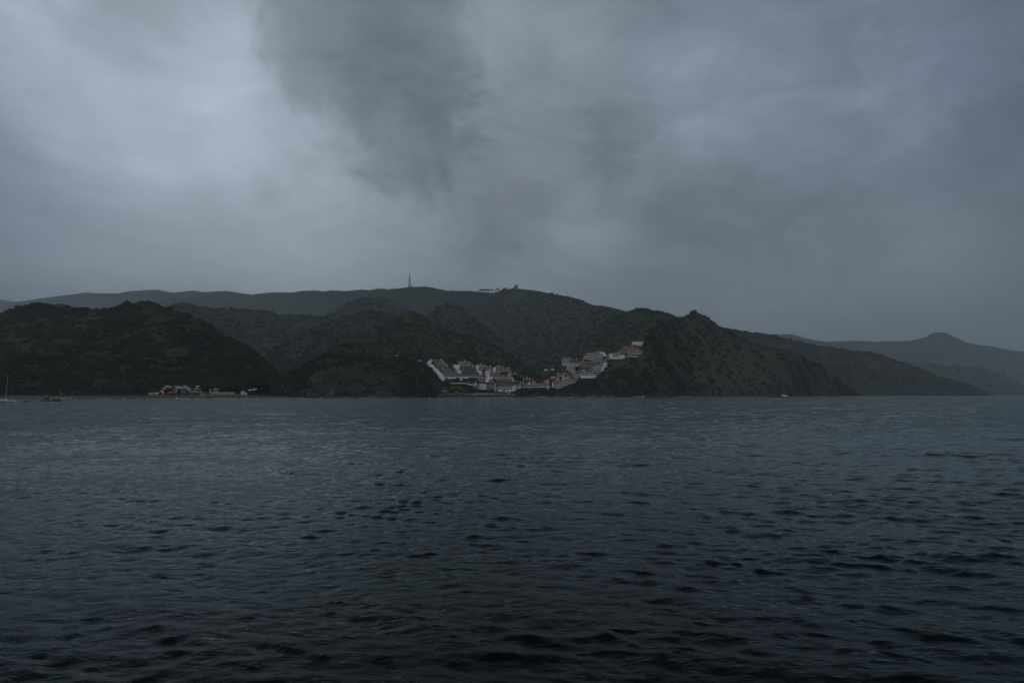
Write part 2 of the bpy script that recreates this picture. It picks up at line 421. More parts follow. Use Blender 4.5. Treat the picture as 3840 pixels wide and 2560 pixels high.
def hill(name, crest, Dc, Df, mat, step, rows, spur=0.25, bump=1.6, prof=1.0, seed=0, rock=None, grass=(), x0=None, x1=None,
         back=0.35, spur_scale=1.0, zfoot=-1.5):
    """A hill: crest row by photo pixel, crest and foot distance by pixel; spurs and gullies eat into its flank."""
    x0 = crest[0][0] if x0 is None else x0; x1 = crest[-1][0] if x1 is None else x1
    px = np.arange(x0, x1 + step, step, dtype=float)
    cy = poly(crest, px); dc = poly(Dc, px); df = poly(Df, px)
    cz = CH + (HZ - cy) / F * dc
    tf = np.linspace(0, 1, rows) ** 0.9            # 0 at crest .. 1 at foot
    nbk = max(6, rows // 8)
    tb = -np.linspace(1, 0, nbk, endpoint=False) ** 1.3 * back
    tt = np.concatenate([tb, tf])
    T, PX = np.meshgrid(tt, px, indexing='ij')
    DC, DF, CZ = [np.broadcast_to(v, T.shape) for v in (dc, df, cz)]
    D = DC + (DF - DC) * T
    X = (PX - 1920) / F * D; Y = D
    h = np.maximum(CZ, 1.0)
    L = spur_scale * 60.0 + 0.25 * spur_scale * h
    ta = np.abs(T)
    wx = X + 25 * fbm(X / 120, Y / 120, 2, seed + 40); wy = Y + 25 * fbm(X / 120 + 9, Y / 120, 2, seed + 41)
    rid = 0.5 - 0.5 * fbm(wx / (L * 0.9), wy / (L * 2.4), 4, seed, 0.5, ridged=True)
    base = 1 - np.clip(T, 0, 1) ** prof
    cut = spur * h * rid * np.clip(ta * 2.6, 0, 1) * (1 - 0.75 * np.clip(T, 0, 1))
    Z = np.where(T >= 0, CZ * base - cut, CZ * (1 - ta * 1.1) - cut)
    rough = bump * (fbm(X / 9.0, Y / 9.0, 3, seed + 7) + 0.5 * fbm(X / 3.1, Y / 3.1, 2, seed + 8))
    Z = Z + rough * np.clip(ta * 30, 0.45, 1)
    zf = zfoot
    Z = np.where(T > 0.985, zf, Z)
    rk = np.zeros_like(Z)
    top = np.clip(1.0 - 1.7 * rid, 0, 1) * np.clip(ta * 6 + .3, 0, 1) if spur > 0 else np.full(Z.shape, .3)
    for (rx0, rx1, ry0, ry1) in (rock or ()):
        PY = HZ - (Z - CH) / D * F
        wob = fbm(X / 45, Z / 30 + T * 6, 3, seed + 64)
        cx, cy2 = (rx0 + rx1) / 2, ry1
        e = 1.25 - ((PX - cx) / (rx1 - rx0) * 2) ** 2 * 0.9 - np.clip((cy2 - PY) / (ry1 - ry0), 0, 3) ** 2 + 0.7 * wob
        e = np.clip(e * 1.6, 0, 1)
        rk = np.maximum(rk, np.clip(1.5 * e - 0.75 + 1.3 * fbm(X / 26 + Z / 40, Z / 17, 4, seed + 62), 0, 1))
    if rock:      # craggy relief on the cliff faces
        cr = fbm((X + Z * 0.7) / 7.0, (Z * 0.25 - X * 0.1) / 7.0, 4, seed + 60, 0.6, ridged=True)
        Y = Y - rk * 5.0 * cr
        Z = Z + rk * 1.6 * fbm(X / 4, Z / 4, 3, seed + 61)
    gs = np.zeros_like(Z)
    PY = HZ - (Z - CH) / D * F
    for (gx, gy, sx, sy, amt) in grass:
        wob = 0.5 * fbm(PX / 14, PY / 9, 3, seed + 77)
        gs = np.maximum(gs, amt * np.clip(1.4 - ((PX - gx) / sx) ** 2 - ((PY - gy) / sy) ** 2 + wob, 0, 1))
    o = grid_mesh('hill', X, Y, Z, mat, {'rock': rk, 'grass': gs, 'spur': top})
    o['kind'] = 'structure'
    HILLS[name] = dict(px=px, tt=tt, X=X, Y=Y, Z=Z, D=D, PX=PX, PY=PY, rk=rk, gs=gs, top=top, nbk=nbk, obj=o)
    return o


DK = (0.031, 0.030, 0.020)
GRN = (0.036, 0.043, 0.018)
SOIL = (0.054, 0.044, 0.029)
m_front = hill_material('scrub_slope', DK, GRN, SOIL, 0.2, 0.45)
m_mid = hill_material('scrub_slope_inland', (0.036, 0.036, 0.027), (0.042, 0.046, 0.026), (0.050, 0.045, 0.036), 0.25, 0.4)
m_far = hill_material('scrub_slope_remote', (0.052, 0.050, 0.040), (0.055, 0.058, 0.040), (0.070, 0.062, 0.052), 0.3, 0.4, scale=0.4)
m_cliff = hill_material('rocky_headland', DK, (0.038, 0.041, 0.021), (0.050, 0.043, 0.035), 0.35, 0.4, rock=(0.072, 0.063, 0.057))
m_dry = hill_material('dry_headland', (0.038, 0.036, 0.023), (0.044, 0.046, 0.020), (0.068, 0.056, 0.038), 0.6, 0.5, rock=(0.10, 0.088, 0.074))
m_cove = hill_material('cove_slope', (0.05, 0.05, 0.03), (0.052, 0.055, 0.024), (0.08, 0.066, 0.045), 0.2, 0.5)

# left shore hill
LEFT = [(-420, 1200), (-200, 1215), (-100, 1200), (0, 1175), (33, 1165), (61, 1153), (110, 1141), (145, 1134), (175, 1143), (229, 1152), (306, 1153), (359, 1159),
        (392, 1159), (429, 1149), (469, 1133), (502, 1137), (531, 1126), (571, 1134), (612, 1149), (694, 1175), (755, 1200), (816, 1241),
        (878, 1273), (939, 1310), (990, 1350), (1040, 1400), (1080, 1450), (1120, 1484)]
hill('left', LEFT, [(-420, 1500), (500, 1480), (800, 1350), (1000, 1180), (1120, 1075)], [(-420, 950), (900, 950), (1120, 1050)], m_front, 3.0, 165,
     spur=0.28, bump=1.5, prof=0.95, seed=3, grass=[(352, 1190, 22, 13, 1), (295, 1398, 20, 9, 0.8), (60, 1270, 40, 14, .7), (80, 1296, 30, 20, .5), (610, 1195, 36, 14, .5)], zfoot=2.0)
HEAD = [(930, 1492), (1010, 1460), (1060, 1415), (1100, 1390), (1150, 1368), (1180, 1340), (1220, 1320), (1258, 1298), (1300, 1291), (1340, 1303),
        (1370, 1318), (1420, 1329), (1480, 1333), (1530, 1345), (1575, 1357), (1602, 1370), (1622, 1388), (1640, 1408), (1660, 1432), (1690, 1444),
        (1740, 1452), (1800, 1462), (1850, 1470), (1900, 1478), (1960, 1484)]
hill('headland', HEAD, [(930, 1060), (1100, 1130), (1300, 1210), (1500, 1290), (1650, 1345), (1960, 1362)], [(930, 1035), (1300, 1045), (1500, 1075), (1560, 1200), (1650, 1310), (1960, 1345)],
     m_cliff, 2.2, 180, spur=0.16, bump=1.3, prof=1.25, seed=21,
     rock=[(1120, 1500, 1345, 1490), (990, 1120, 1440, 1490)], grass=[(1655, 1425, 40, 18, 1), (1700, 1455, 70, 10, .7), (1330, 1312, 24, 16, .6), (1180, 1420, 30, 18, .5)])
PYR = [(960, 1440), (1100, 1385), (1200, 1335), (1303, 1286), (1352, 1273), (1389, 1249), (1450, 1216), (1482, 1192), (1515, 1174), (1540, 1164), (1580, 1178), (1613, 1204),
       (1678, 1237), (1735, 1253), (1817, 1273), (1878, 1306), (1920, 1330), (1980, 1376), (2040, 1420), (2100, 1460)]
hill('pyramid', PYR, [(960, 1500), (1540, 1950), (2100, 1800)], [(960, 1400), (1540, 1500), (2100, 1560)], m_front, 2.6, 150, spur=0.26, bump=1.4, seed=31,
     grass=[(1530, 1190, 30, 20, .5)])
MID = [(780, 1480), (880, 1410), (930, 1378), (985, 1337), (1033, 1302), (1107, 1261), (1164, 1233), (1213, 1212), (1278, 1190), (1348, 1173), (1393, 1161), (1429, 1172),
       (1458, 1170), (1487, 1183), (1600, 1240), (1700, 1300), (1800, 1370)]
hill('mid', MID, [(780, 1900), (1400, 2450), (1800, 2400)], [(780, 1600), (1800, 1990)], m_mid, 2.8, 130, spur=0.30, bump=1.7, seed=41)
BACKL = [(560, 1260), (590, 1185), (624, 1152), (653, 1139), (690, 1131), (710, 1139), (767, 1151), (816, 1157), (837, 1155), (918, 1157), (960, 1163), (993, 1160), (1021, 1169),
         (1042, 1180), (1070, 1178), (1144, 1180), (1213, 1184), (1290, 1190), (1400, 1200), (1500, 1230), (1560, 1300)]
hill('backleft', BACKL, [(560, 2900), (1560, 3200)], [(560, 1900), (1560, 2500)], m_mid, 3.2, 110, spur=0.36, bump=2.2, seed=51)
hill('knoll', [(150, 1170), (190, 1144), (215, 1138), (240, 1139), (262, 1146), (300, 1160), (330, 1175)], [(150, 2600), (330, 2600)], [(150, 2300), (330, 2300)], m_mid, 3.2, 30, bump=2.0, seed=55)
RID2 = [(1180, 1210), (1246, 1171), (1295, 1139), (1352, 1116), (1393, 1118), (1438, 1112), (1470, 1127), (1511, 1147), (1552, 1163), (1620, 1195), (1700, 1240)]
hill('ridge2', RID2, [(1180, 3600), (1700, 3600)], [(1180, 3000), (1700, 3000)], m_mid, 3.4, 80, spur=0.3, bump=2.4, seed=61)
RID3 = [(1500, 1240), (1560, 1200), (1597, 1180), (1633, 1155), (1678, 1135), (1700, 1141), (1723, 1151), (1756, 1180), (1817, 1220), (1858, 1253), (1900, 1290), (1960, 1360)]
hill('ridge3', RID3, [(1500, 2900), (1960, 2700)], [(1500, 2300), (1960, 2300)], m_mid, 3.0, 90, spur=0.3, bump=2.0, seed=63)
# the long main ridge that carries the tower
MAIN = [(-420, 1150), (-200, 1140), (0, 1136), (60, 1133), (131, 1122), (176, 1115), (225, 1109), (278, 1103), (318, 1096), (359, 1099), (445, 1100), (482, 1092), (543, 1088), (592, 1086),
        (645, 1097), (727, 1089), (763, 1095), (849, 1090), (898, 1098), (947, 1105), (960, 1102), (1013, 1096), (1103, 1096), (1131, 1090), (1184, 1089), (1213, 1093), (1242, 1088), (1299, 1091), (1360, 1085), (1384, 1088),
        (1421, 1081), (1450, 1085), (1487, 1082), (1536, 1076), (1597, 1074), (1638, 1082), (1682, 1090), (1752, 1091), (1813, 1096), (1850, 1098), (1878, 1088), (1920, 1082),
        (1944, 1083), (2002, 1088), (2075, 1103), (2132, 1111), (2173, 1122), (2222, 1143), (2279, 1149), (2320, 1159), (2353, 1169), (2420, 1200), (2500, 1260)]
MAIN_D = [(-420, 12500), (500, 10500), (1000, 7600), (1540, 4900), (1930, 3800), (2350, 2700), (2500, 2500)]
hill('main', MAIN, MAIN_D, [(-420, 9500), (600, 7800), (900, 5600), (1500, 3500), (1700, 2500), (1900, 1850), (2200, 1700), (2500, 1650)], m_mid, 4.2, 140,
     spur=0.42, bump=2.6, seed=71, prof=0.9, spur_scale=1.5, grass=[(1935, 1110, 40, 16, .6), (2010, 1190, 50, 25, .25)])
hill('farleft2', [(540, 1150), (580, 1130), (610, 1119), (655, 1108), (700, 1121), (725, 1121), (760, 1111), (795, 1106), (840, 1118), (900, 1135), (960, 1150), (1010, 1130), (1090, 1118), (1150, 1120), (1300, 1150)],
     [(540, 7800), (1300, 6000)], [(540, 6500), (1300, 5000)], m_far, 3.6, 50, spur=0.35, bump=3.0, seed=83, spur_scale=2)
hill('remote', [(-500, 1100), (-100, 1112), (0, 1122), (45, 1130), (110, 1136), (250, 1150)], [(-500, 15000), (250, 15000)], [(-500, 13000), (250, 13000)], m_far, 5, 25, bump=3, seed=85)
# right side
hill('shoulder', [(2180, 1260), (2260, 1215), (2320, 1180), (2357, 1167), (2389, 1155), (2414, 1155), (2451, 1163), (2508, 1173), (2544, 1190), (2600, 1220), (2700, 1290)],
     [(2180, 2250), (2700, 2350)], [(2180, 1750), (2700, 1900)], m_front, 2.6, 90, spur=0.25, bump=1.8, seed=91)
RIGHT = [(1905, 1486), (1950, 1466), (2000, 1463), (2060, 1461), (2110, 1459), (2150, 1448), (2180, 1430), (2215, 1426), (2232, 1419), (2262, 1398), (2282, 1368),
         (2300, 1352), (2345, 1346), (2390, 1338), (2412, 1316), (2425, 1270), (2440, 1235), (2480, 1205), (2544, 1191), (2573, 1183), (2602, 1166), (2634, 1179), (2675, 1205), (2704, 1228),
         (2765, 1256), (2818, 1281), (2880, 1299), (2953, 1316), (3015, 1340), (3064, 1363), (3104, 1388), (3145, 1420), (3186, 1456), (3227, 1484)]
hill('right', RIGHT, [(1905, 1350), (2150, 1352), (2262, 1395), (2345, 1430), (2425, 1480), (2480, 1640), (2602, 1980), (2950, 2150), (3227, 2500)],
     [(1905, 1325), (2150, 1320), (2300, 1322), (2420, 1332), (2600, 1470), (2900, 1800), (3227, 2450)], m_dry, 2.8, 170, spur=0.24, bump=1.5, prof=0.95, seed=101,
     rock=[(1930, 2330, 1462, 1490), (2600, 2980, 1260, 1480)], grass=[(2320, 1352, 40, 8, .9), (2300, 1372, 30, 16, .7), (2520, 1345, 30, 26, .35), (2700, 1435, 20, 16, .4), (2600, 1420, 30, 26, .3)])
R2 = [(2640, 1235), (2704, 1227), (2736, 1231), (2777, 1239), (2838, 1249), (2880, 1253), (2941, 1267), (3023, 1286), (3104, 1300), (3166, 1308), (3219, 1318), (3268, 1320), (3309, 1331),
      (3349, 1347), (3411, 1365), (3484, 1396), (3517, 1412), (3574, 1424), (3623, 1437), (3664, 1453), (3704, 1475), (3720, 1483)]
hill('right2', R2, [(2640, 3100), (3720, 4400)], [(2640, 2400), (3100, 2700), (3720, 4100)], hill_material('slope_second', (0.036, 0.031, 0.025), (0.036, 0.042, 0.024), (0.062, 0.047, 0.035), 0.35, 0.3),
     3.0, 130, spur=0.34, bump=2.6, seed=111, rock=[(3000, 3600, 1430, 1490)])
R3 = [(3250, 1360), (3309, 1345), (3378, 1351), (3415, 1359), (3484, 1361), (3549, 1371), (3619, 1371), (3676, 1378), (3717, 1388), (3749, 1396), (3778, 1412), (3840, 1446), (3890, 1480), (3900, 1484)]
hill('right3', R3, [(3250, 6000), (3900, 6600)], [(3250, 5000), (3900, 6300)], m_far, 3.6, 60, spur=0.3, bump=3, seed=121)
R4 = [(2800, 1275), (2900, 1253), (2974, 1253), (3002, 1263), (3051, 1274), (3109, 1282), (3158, 1279), (3207, 1276), (3280, 1282), (3321, 1278), (3349, 1280), (3427, 1276), (3472, 1263),
      (3500, 1248), (3533, 1245), (3549, 1249), (3590, 1267), (3615, 1280), (3656, 1291), (3733, 1300), (3778, 1311), (3840, 1318), (3950, 1335), (4100, 1370), (4300, 1440), (4400, 1484)]
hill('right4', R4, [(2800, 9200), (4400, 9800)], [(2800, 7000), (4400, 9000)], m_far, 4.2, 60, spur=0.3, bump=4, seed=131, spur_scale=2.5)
# slope of the cove that carries the apartments
COVE_F = 1345.0
COVE = [(1540, 1375), (1590, 1352), (1640, 1352), (1700, 1362), (1760, 1372), (1850, 1388), (1905, 1396), (1950, 1412), (2000, 1426), (2030, 1428), (2070, 1412), (2110, 1376), (2150, 1360),
        (2200, 1338), (2245, 1304), (2270, 1296), (2300, 1318), (2340, 1303), (2380, 1290), (2412, 1275), (2422, 1290)]
KD = 0.72


def cove_D(py): return COVE_F + (1482 - py) * KD


COVE_C = [(x, cove_D(y)) for x, y in COVE]
hill('cove', COVE, COVE_C, [(1540, COVE_F), (2422, COVE_F)], m_cove, 2.2, 150, spur=0.0, bump=0.7, prof=1.0, seed=141,
     grass=[(2160, 1325, 90, 26, .85), (2230, 1300, 30, 20, .8), (2060, 1385, 60, 25, .35)])

KEEP_OUT = []      # (x0, x1, y0, y1) boxes on the cove slope where buildings stand and no scrub grows

# ------------------------------------------------------------------ things: helpers


def gD(px, py, keys=('left', 'headland', 'cove', 'right', 'pyramid', 'shoulder', 'main')):
    """distance at which the ground lies under a photo pixel (nearest of the named hills)"""
    best = None
    for k in keys:
        h = HILLS[k]
        if px < h['px'][0] or px > h['px'][-1]: continue
        j = int(round((px - h['px'][0]) / (h['px'][1] - h['px'][0])))
        j = min(j, len(h['px']) - 1)
        col = h['PY'][h['nbk']:, j][::-1]; d = h['D'][h['nbk']:, j][::-1]
        ok = np.nonzero(col <= py)[0]
        if len(ok) and (best is None or d[ok[0]] < best): best = float(d[ok[0]])
    return best if best else 1350.0


def thing(name, label, cat, loc=(0, 0, 0), group=None, rz=0.0):
    o = bpy.data.objects.new(name, None); COL.objects.link(o)
    o.empty_display_size = 1.0
    o.location = loc; o.rotation_euler = (0, 0, rz)
    o['label'] = label; o['category'] = cat
    if group: o['group'] = group
    return o


def tag(o, label, cat, group=None):
    o['label'] = label; o['category'] = cat
    if group: o['group'] = group
    return o


def raw_mesh(name, v, f, mat, smooth=False):
    me = bpy.data.meshes.new(name)
    me.from_pydata([tuple(map(float, p)) for p in v], [], f)
    if smooth: me.polygons.foreach_set('use_smooth', [True] * len(me.polygons))
    if mat: me.materials.append(mat)
    return me


def link(name, me, parent=None, loc=(0, 0, 0), rot=None, scale=None):
    o = bpy.data.objects.new(name, me); COL.objects.link(o)
    if parent is not None: o.parent = parent
    o.location = loc
    if rot: o.rotation_euler = rot
    if scale: o.scale = scale
    return o


CUBES = {}


def cube_mesh(name, mat):
    k = (name, mat.name)
    if k not in CUBES:
        v = [(x, y, z) for x in (-.5, .5) for y in (-.5, .5) for z in (-.5, .5)]
        f = [(0, 1, 3, 2), (4, 6, 7, 5), (0, 4, 5, 1), (2, 3, 7, 6), (0, 2, 6, 4), (1, 5, 7, 3)]
        CUBES[k] = raw_mesh(name, v, f, mat)
    return CUBES[k]


def box(name, parent, mat, x0, x1, y0, y1, z0, z1):
    b = parent.location if parent is not None else (0, 0, 0)
    return link(name, cube_mesh(name, mat), parent, ((x0 + x1) / 2 - b[0], (y0 + y1) / 2 - b[1], (z0 + z1) / 2 - b[2]), None,
                (abs(x1 - x0), abs(y1 - y0), abs(z1 - z0)))


def pbox(name, parent, mat, px0, px1, py0, py1, D, depth):
    a = P(px0, py1, D); b = P(px1, py0, D)
    return box(name, parent, mat, a[0], b[0], D, D + depth, a[2], b[2])


def ppoly(name, parent, mat, pts, D, depth):
    """outline given in photo pixels, standing D metres away, with real depth"""
    w = [P(x, y, D) for x, y in pts]
    b = parent.location if parent is not None else (0, 0, 0)
    n = len(w)
    v = [(p[0] - b[0], D - b[1], p[2] - b[2]) for p in w] + [(p[0] - b[0], D + depth - b[1], p[2] - b[2]) for p in w]
    f = [tuple(range(n)), tuple(range(2 * n - 1, n - 1, -1))] + [(i, i + n, (i + 1) % n + n, (i + 1) % n) for i in range(n)]
    return link(name, raw_mesh(name, v, f, mat), parent)


def proof(name, parent, mat, px0, px1, py0, py1, D, depth, hip=0.0, over=0.5):
    """tiled roof: eave row py1 at the front, ridge row py0 half way back; hip = ridge inset in pixels"""
    a = P(px0, py1, D); b = P(px1, py1, D); rz = P(px0, py0, D)[2]
    s = D / F
    x0, x1, z = a[0] - over, b[0] + over, a[2]
    y0, y1, ym = D - over, D + depth + over, D + depth / 2
    hx = hip * s
    v = [(x0, y0, z), (x1, y0, z), (x1, y1, z), (x0, y1, z), (x0 + hx, ym, rz), (x1 - hx, ym, rz)]
    v += [(x0, y0, z - .35), (x1, y0, z - .35), (x1, y1, z - .35), (x0, y1, z - .35)]
    f = [(0, 1, 5, 4), (2, 3, 4, 5), (3, 0, 4), (1, 2, 5), (0, 6, 7, 1), (1, 7, 8, 2), (2, 8, 9, 3), (3, 9, 6, 0), (9, 8, 7, 6)]
    l = parent.location
    v = [(p[0] - l[0], p[1] - l[1], p[2] - l[2]) for p in v]
    return link(name, raw_mesh(name, v, f, mat), parent)


def chimney_mesh(mat):
    v, f = [], []
    for (w, z0, z1) in ((.5, -.5, .32), (.66, .32, .42), (.42, .42, .5)):
        n = len(v)
        v += [(sx * w, sy * w, z) for z in (z0, z1) for sx, sy in ((-1, -1), (1, -1), (1, 1), (-1, 1))]
        f += [(n, n + 1, n + 5, n + 4), (n + 1, n + 2, n + 6, n + 5), (n + 2, n + 3, n + 7, n + 6), (n + 3, n, n + 4, n + 7), (n + 4, n + 5, n + 6, n + 7), (n + 3, n + 2, n + 1, n)]
    return raw_mesh('chimney', v, f, mat)


m_balc = pmat('shaded_stucco', (0.26, 0.25, 0.25), 0.9, 0.15, 0.5)  # white stucco darkened in its colour for the shade behind balconies
m_white = pmat('white_stucco', (0.80, 0.81, 0.82), 0.9, 0.09, 0.25)
m_cream = pmat('cream_stucco', (0.52, 0.49, 0.43), 0.9, 0.10, 0.25)
m_pink = pmat('pink_stucco', (0.56, 0.43, 0.38), 0.9, 0.10, 0.25)
m_shade = pmat('shaded_recess_wall', (0.17, 0.15, 0.14), 0.9, 0.25, 0.8)  # recess shade put into the colour; also serves the dark panel joints
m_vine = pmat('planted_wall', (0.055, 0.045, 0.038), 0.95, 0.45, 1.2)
m_brown = pmat('brown_parapet', (0.36, 0.28, 0.25), 0.9, 0.30, 0.9)
m_tile = pmat('clay_roof_tiles', (0.25, 0.145, 0.115), 0.85, 0.22, 1.3)
m_tile2 = pmat('faded_clay_tiles', (0.27, 0.17, 0.14), 0.85, 0.22, 1.3)
m_tile3 = pmat('brown_roof_tiles', (0.17, 0.12, 0.10), 0.85, 0.22, 1.3)
m_glass = pmat('dark_window_glass', (0.018, 0.022, 0.028), 0.25, 0.2, 0.5, 0.5)
m_grey = pmat('grey_metal_roof', (0.28, 0.29, 0.30), 0.6, 0.10, 0.3)
m_conc = pmat('weathered_concrete', (0.24, 0.22, 0.20), 0.95, 0.2, 0.4)
m_metal = pmat('galvanised_steel', (0.16, 0.17, 0.18), 0.6, 0.1, 0.3)
m_trunk = pmat('tree_bark', (0.055, 0.045, 0.036), 0.95, 0.3, 1.0)
m_ptrunk = pmat('palm_bark', (0.10, 0.085, 0.07), 0.95, 0.3, 1.0)
m_leaf = pmat('dark_leaves', (0.024, 0.028, 0.016), 0.95, 0.45, 0.8, 0.1)
m_leaf2 = pmat('olive_leaves', (0.050, 0.048, 0.026), 0.95, 0.40, 0.8, 0.1)
m_palm = pmat('palm_leaves', (0.030, 0.034, 0.019), 0.9, 0.40, 0.8, 0.1)
m_canvas = pmat('white_canvas', (0.54, 0.53, 0.49), 0.85, 0.06, 0.5)
m_yellow = pmat('pale_yellow_canvas', (0.42, 0.41, 0.29), 0.85, 0.08, 0.5)
m_beige = pmat('beige_canvas', (0.42, 0.38, 0.30), 0.85, 0.12, 0.5)
m_orange = pmat('orange_cushions', (0.24, 0.10, 0.06), 0.85, 0.2, 0.9)
m_hullw = pmat('white_gelcoat', (0.42, 0.48, 0.50), 0.35, 0.08, 0.6, 0.5)
m_hulld = pmat('dark_hull_paint', (0.045, 0.05, 0.055), 0.45, 0.15, 0.6, 0.5)
m_hullg = pmat('grey_hull_paint', (0.11, 0.12, 0.125), 0.5, 0.15, 0.6, 0.5)
m_teal = pmat('teal_paint', (0.03, 0.12, 0.13), 0.5, 0.15, 0.6, 0.5)
m_buoy = pmat('white_plastic', (0.82, 0.84, 0.85), 0.4, 0.04, 1.0, 0.5)
m_cloth = pmat('dark_cloth', (0.02, 0.022, 0.03), 0.95, 0.2, 2.0)
m_lamp = pmat('warm_lamp', (0.8, 0.7, 0.5), 0.5, 0.05, 1.0, 0.3, ((1.0, 0.62, 0.30), 1.1))
m_string = pmat('orange_string_light', (0.8, 0.5, 0.3), 0.5, 0.05, 1.0, 0.3, ((1.0, 0.36, 0.10), 0.5))
m_sand = pmat('wet_brown_shingle', (0.060, 0.050, 0.042), 0.95, 0.35, 0.5)
m_sand2 = pmat('brown_sand', (0.105, 0.080, 0.060), 0.95, 0.25, 0.5)
m_rock = pmat('dark_shore_rock', (0.065, 0.058, 0.052), 0.95, 0.5, 0.35)
m_prock = pmat('pale_rock', (0.22, 0.19, 0.16), 0.95, 0.3, 0.7)
m_hedge = pmat('clipped_hedge', (0.022, 0.026, 0.015), 0.95, 0.5, 1.1, 0.1)
m_dirt = pmat('terraced_clay', (0.23, 0.135, 0.085), 0.95, 0.25, 0.25)
m_road = pmat('pale_road_cut', (0.10, 0.085, 0.065), 0.95, 0.3, 0.1)
CHIM = {m.name: chimney_mesh(m) for m in (m_white, m_cream, m_pink)}


def storey(b, x0, x1, y0, y1, D, kind='w', pitch=6.0, wall=None):
    """one terraced storey in photo pixels: recessed wall, openings, eave above and balcony parapet in front"""
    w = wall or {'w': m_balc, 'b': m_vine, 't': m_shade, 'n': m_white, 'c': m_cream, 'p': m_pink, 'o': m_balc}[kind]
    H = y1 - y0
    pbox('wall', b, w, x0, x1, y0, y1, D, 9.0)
    wy0, wy1 = y0 + 0.30 * H, y1 - (0.12 * H if kind in 'nwcp' else 0.05 * H)
    n = max(1, int((x1 - x0 - 1.5) / pitch)); st = (x1 - x0 - 1.0) / n
    ww = {'w': .62, 'b': .70, 't': .74, 'n': .46, 'c': .6, 'p': .45, 'o': .82}[kind]
    for i in range(n):
        c = x0 + 0.5 + (i + .5) * st + rng.uniform(-.25, .25)
        k = ww * rng.uniform(0.75, 1.1) * st / 2
        pbox('window', b, m_glass, c - k, c + k, wy0, wy1, D - 0.12, 0.1)
    if kind in 'bto':      # pale posts and deck things between the openings
        for i in range(n + 1):
            c = x0 + 0.5 + i * st
            if i % 2 == 0 or kind == 'o':
                pbox('pillar', b, m_cream if kind == 'b' else m_white, c - .45, c + .45, y0 + .25 * H, y1 - .1 * H, D - 1.1, 0.5)
    if kind in 'bt':
        pbox('eave', b, m_tile3 if kind == 'b' else m_tile2, x0 - .6, x1 + .6, y0, y0 + .24 * H, D - 1.5, 1.4)
        pbox('parapet', b, m_brown if kind == 'b' else m_cream, x0 - .8, x1 + .8, y1 - .26 * H, y1 + .02 * H, D - 2.3, .5)
    elif kind in 'wcpo':
        pm = {'w': m_white, 'o': m_white, 'c': m_cream, 'p': m_pink}[kind]
        pbox('parapet', b, pm, x0 - .8, x1 + .8, y1 - .22 * H, y1 + .02 * H, D - 2.0, .5)
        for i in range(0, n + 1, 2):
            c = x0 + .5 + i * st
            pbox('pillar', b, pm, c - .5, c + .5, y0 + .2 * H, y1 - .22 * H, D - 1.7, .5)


def chimney(b, px, y0, y1, D, w=3.0, mat=None):
    mat = mat or m_white
    a = P(px, (y0 + y1) / 2, D); s = D / F; l = b.location
    link('chimney', CHIM[mat.name], b, (a[0] - l[0], a[1] - l[1], a[2] - l[2]), None, (w * s * .75, w * s * .75, (y1 - y0) * s))


GRP = 'white terraced apartments round the cove'


def building(name, label, spec, cat='apartment building', group=GRP, dD=-1.5):
    """spec rows: ('s', x0,x1,y0,y1,kind[,pitch]) storey; ('r', x0,x1,y0,y1,mat,hip) roof; ('c', x,y0,y1[,w]) chimney;
    ('x', name, mat, x0,x1,y0,y1,depth[,dd]) block; ('p', name, mat, pts, depth[,dd]) outlined wall"""
    ss = [r for r in spec if r[0] == 's'] or [r for r in spec if r[0] == 'x']
    low = max((r[4] if r[0] == 's' else r[6]) for r in ss)
    xs = [r[1] if r[0] == 's' else r[3] for r in ss]
    base = P(sum(xs) / len(xs), low, cove_D(low) + dD)
    b = thing(name, label, cat, base, group)
    for r in spec:
        if r[0] == 's':
            _, x0, x1, y0, y1, kd = r[:6]
            storey(b, x0, x1, y0, y1, cove_D(y1) + dD, kd, r[6] if len(r) > 6 else 6.0)
            KEEP_OUT.append((x0 - 3, x1 + 3, y0 - 2, y1 + 5))
        elif r[0] == 'r':
            _, x0, x1, y0, y1, mt, hip = r
            proof('roof', b, mt, x0, x1, y0, y1, cove_D(y1 + 6) + dD - 0.8, 8.5, hip)
            KEEP_OUT.append((x0 - 3, x1 + 3, y0 - 2, y1 + 5))
        elif r[0] == 'c':
            chimney(b, r[1], r[2], r[3], cove_D(r[3] + 4) + dD + 1.0, r[4] if len(r) > 4 else 3.0)
        elif r[0] == 'x':
            _, nm, mt, x0, x1, y0, y1, dp = r[:8]; dd = r[8] if len(r) > 8 else 0
            pbox(nm, b, mt, x0, x1, y0, y1, cove_D(y1) + dD + dd, dp)
            KEEP_OUT.append((x0 - 3, x1 + 3, y0 - 2, y1 + 3))
        elif r[0] == 'p':
            _, nm, mt, pts, dp = r[:5]; dd = r[5] if len(r) > 5 else 0
            ly = max(q[1] for q in pts); hy = min(q[1] for q in pts)
            ppoly(nm, b, mt, pts, cove_D((ly + hy) / 2) + dD + dd, dp)
            KEEP_OUT.append((min(q[0] for q in pts), max(q[0] for q in pts), hy, ly + 3))
    return b


def wing(x, y, w=15, h=9):
    """white stepped side wall with a curved shoulder"""
    pts = [(x, y + h), (x, y + 4.2), (x + 2, y + 3.1), (x + 5, y + 2.6), (x + w * .5, y + .8), (x + w * .7, y), (x + w, y), (x + w, y + h)]
    return ('p', 'side_wall', m_white, pts, 6.0, -0.6)


